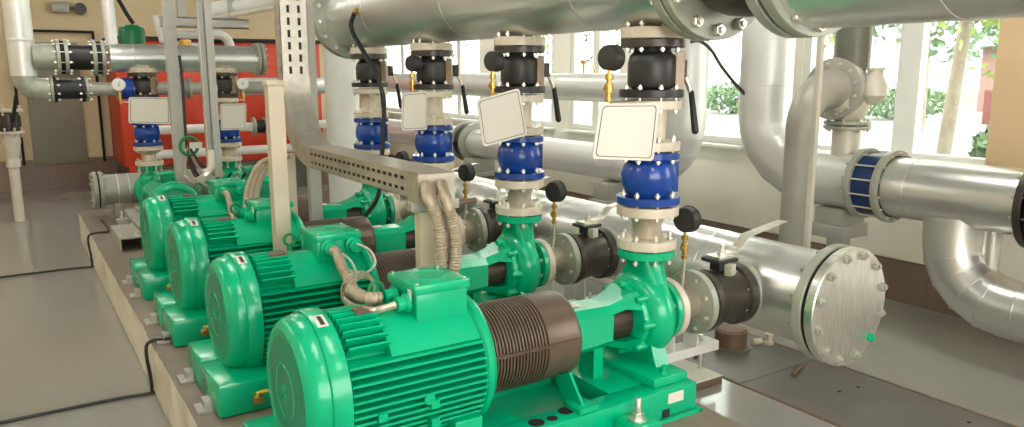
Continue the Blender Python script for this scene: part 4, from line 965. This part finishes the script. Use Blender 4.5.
# unseen fill lamps added under the ceiling to brighten the room
for k, (x, y) in enumerate(((.7, 1.6), (.7, 4.4), (.7, 7.2), (3.9, 2.6), (3.9, 5.4), (3.9, 8.2), (.6, 10.6), (.9, -.6), (-1.7, 2.5), (-1.7, 5.8), (-1.7, 9.0), (2.4, 11.2))):
    r = thing('fill_lamp', 'added unseen fill lamp under the ceiling, a long two-tube fitting', 'lamp', (x, y, 3.2), 'added fill lamps')
    MB().box(x-.11, x+.11, y-.62, y+.62, 3.24, 3.299, .006).build('housing', 'white', r)
    for s in (-.05, .05): MB().cyl((x+s, y-.58, 3.215), (x+s, y+.58, 3.215), .018, seg=12).build('tube', 'lamp', r)

# ------------------------------------------------------------------ outside
struct('ground', MB().box(XW+.2, 60, -25, 45, .5, .55), 'ground')
tag(MB().box(32, 50, -20, 45, .551, .57).build('lawn', 'grass'), 'strip of grass far beyond the paving outside', 'lawn', kind='stuff')
def tree(x, y, h, r, n, lm, label, lean=(0, 0), low=.45, tr=.16):
    t = thing('tree', label, 'tree', (x, y, .55), 'trees outside the windows')
    P = [V((x+lean[0]*k*h, y+lean[1]*k*h, +.55+h*k)) for k in (0, .2, .4, .6, .8)]
    MB().tube(P, [tr, tr*.9, tr*.8, tr*.65, tr*.4], 14).build('trunk', 'bark', t)
    for k in range(5):
        a = k*1.3; q = P[2]+V((0, 0, .15*k)); MB().tube([q, q+V((math.cos(a), math.sin(a), .7))*.5*r*.8, q+V((math.cos(a), math.sin(a), 1.1))*r*.7], [tr*.4, tr*.3, tr*.15], 8).build('branch', 'bark', t)
    b = MB(); c0 = P[3]
    blobs = [(c0+V((random.uniform(-r, r), random.uniform(-r, r), random.uniform(-h*(.6-low), h*.4))), random.uniform(.35, .6)*r) for _ in range(26)]
    for i in range(n):
        c, rb = random.choice(blobs); d = V((random.gauss(0, 1), random.gauss(0, 1), random.gauss(0, 1))).normalized()*rb*random.random()**.4
        p = c+d; s = random.uniform(.045, .09)*(1 if x < 10 else 1.6); nn = V((random.gauss(0, 1), random.gauss(0, 1), random.gauss(0, 1)+.6)).normalized(); u = nn.orthogonal().normalized(); w = nn.cross(u)
        b.bm.faces.new([b.bm.verts.new(p+u*s), b.bm.verts.new(p+w*s*.5), b.bm.verts.new(p-u*s), b.bm.verts.new(p-w*s*.5)])
    b.build('foliage', lm, t, 0)
tree(9.0, 4.72, 6.2, 1.9, 9000, 'leaf', 'leaning pale-barked tree outside the right window', (0, -.07), .14, .08)
tree(17, 11.6, 6.5, 1.9, 2600, 'leaf2', 'dark leafy tree outside behind the flanged elbow', (0, 0), .4)
tree(16, 17.5, 6.5, 1.9, 2600, 'leaf', 'leafy tree outside between the second and nearest risers', (0, 0), .35)
tree(15.5, 8.7, 5.0, 1.5, 3000, 'leaf2', 'darker tree standing far outside beside the red fence', (0, 0), .35)
tree(15.0, 22., 6.5, 2.0, 2600, 'leaf2', 'tree far outside beyond the farthest window', (0, 0), .3)
fe = thing('red_fence', 'red panel fence outside beyond the paving', 'fence', (19, 7, .55))
for k in range(8): MB().box(18.9, 18.96, 4.3+k*.6, 4.88+k*.6, .55, 1.33).build('fence_panel', 'redfence', fe)
ho_ = thing('house', 'pale pink house with grey roof outside beyond the red fence', 'house', (28, 9.5, .55))
MB().box(25, 31, 6.4, 12.2, .55, 2.5).build('wall', 'roof', ho_); MB().prism([(24.6, 6.1, 2.5), (31.4, 6.1, 2.5), (28, 6.1, 4.4)], (0, 6.4, 0)).build('roof', 'house', ho_)
tag(MB().cyl((8.8, 4.98, .55), (8.8, 4.98, 1.62), .022, seg=12).build('street_pole', 'teal'), 'thin teal pole outside the right window', 'pole')
def bush(x, y, r, h, n, label):
    b = MB()
    for i in range(n):
        d = V((random.gauss(0, 1), random.gauss(0, 1), random.gauss(0, 1))).normalized()*random.random()**.3
        p = V((x+d.x*r, y+d.y*r, +.55+h*.5+d.z*h*.5)); q = .09; nn = V((random.gauss(0, 1), random.gauss(0, 1), random.gauss(0, 1))).normalized(); u = nn.orthogonal().normalized(); w = nn.cross(u)
        b.bm.faces.new([b.bm.verts.new(p+u*q), b.bm.verts.new(p+w*q*.5), b.bm.verts.new(p-u*q), b.bm.verts.new(p-w*q*.5)])
    t = thing('bush', label, 'bush', (x, y, .55), 'bushes outside'); b.build('foliage', 'leaf2', t, 0); MB().cyl((x, y, .55), (x, y, +.55+h*.5), .03, seg=8).build('stem', 'bark', t)
bush(9.5, 4.42, .2, .55, 300, 'small bush on the paving outside the right end of the window')
bush(19, 11.2, 1.2, .9, 1000, 'broad bush far outside left of the leaning tree')
bush(18, 15.5, 1.3, .9, 1000, 'broad bush far outside behind the big pipe bend')

# ------------------------------------------------------------------ light
w = bpy.data.worlds.new('sky'); sc.world = w; w.use_nodes = True
bg = w.node_tree.nodes['Background']; bg.inputs[0].default_value = (1.0, .99, .965, 1); bg.inputs[1].default_value = 6.5
sc.view_settings.view_transform = 'Standard'; sc.view_settings.look = 'None'; sc.view_settings.gamma = 1; sc.view_settings.exposure = 0.38
sc.view_settings.use_curve_mapping = False
for o in bpy.data.objects:
    if 'o_' in o: del o['o_']
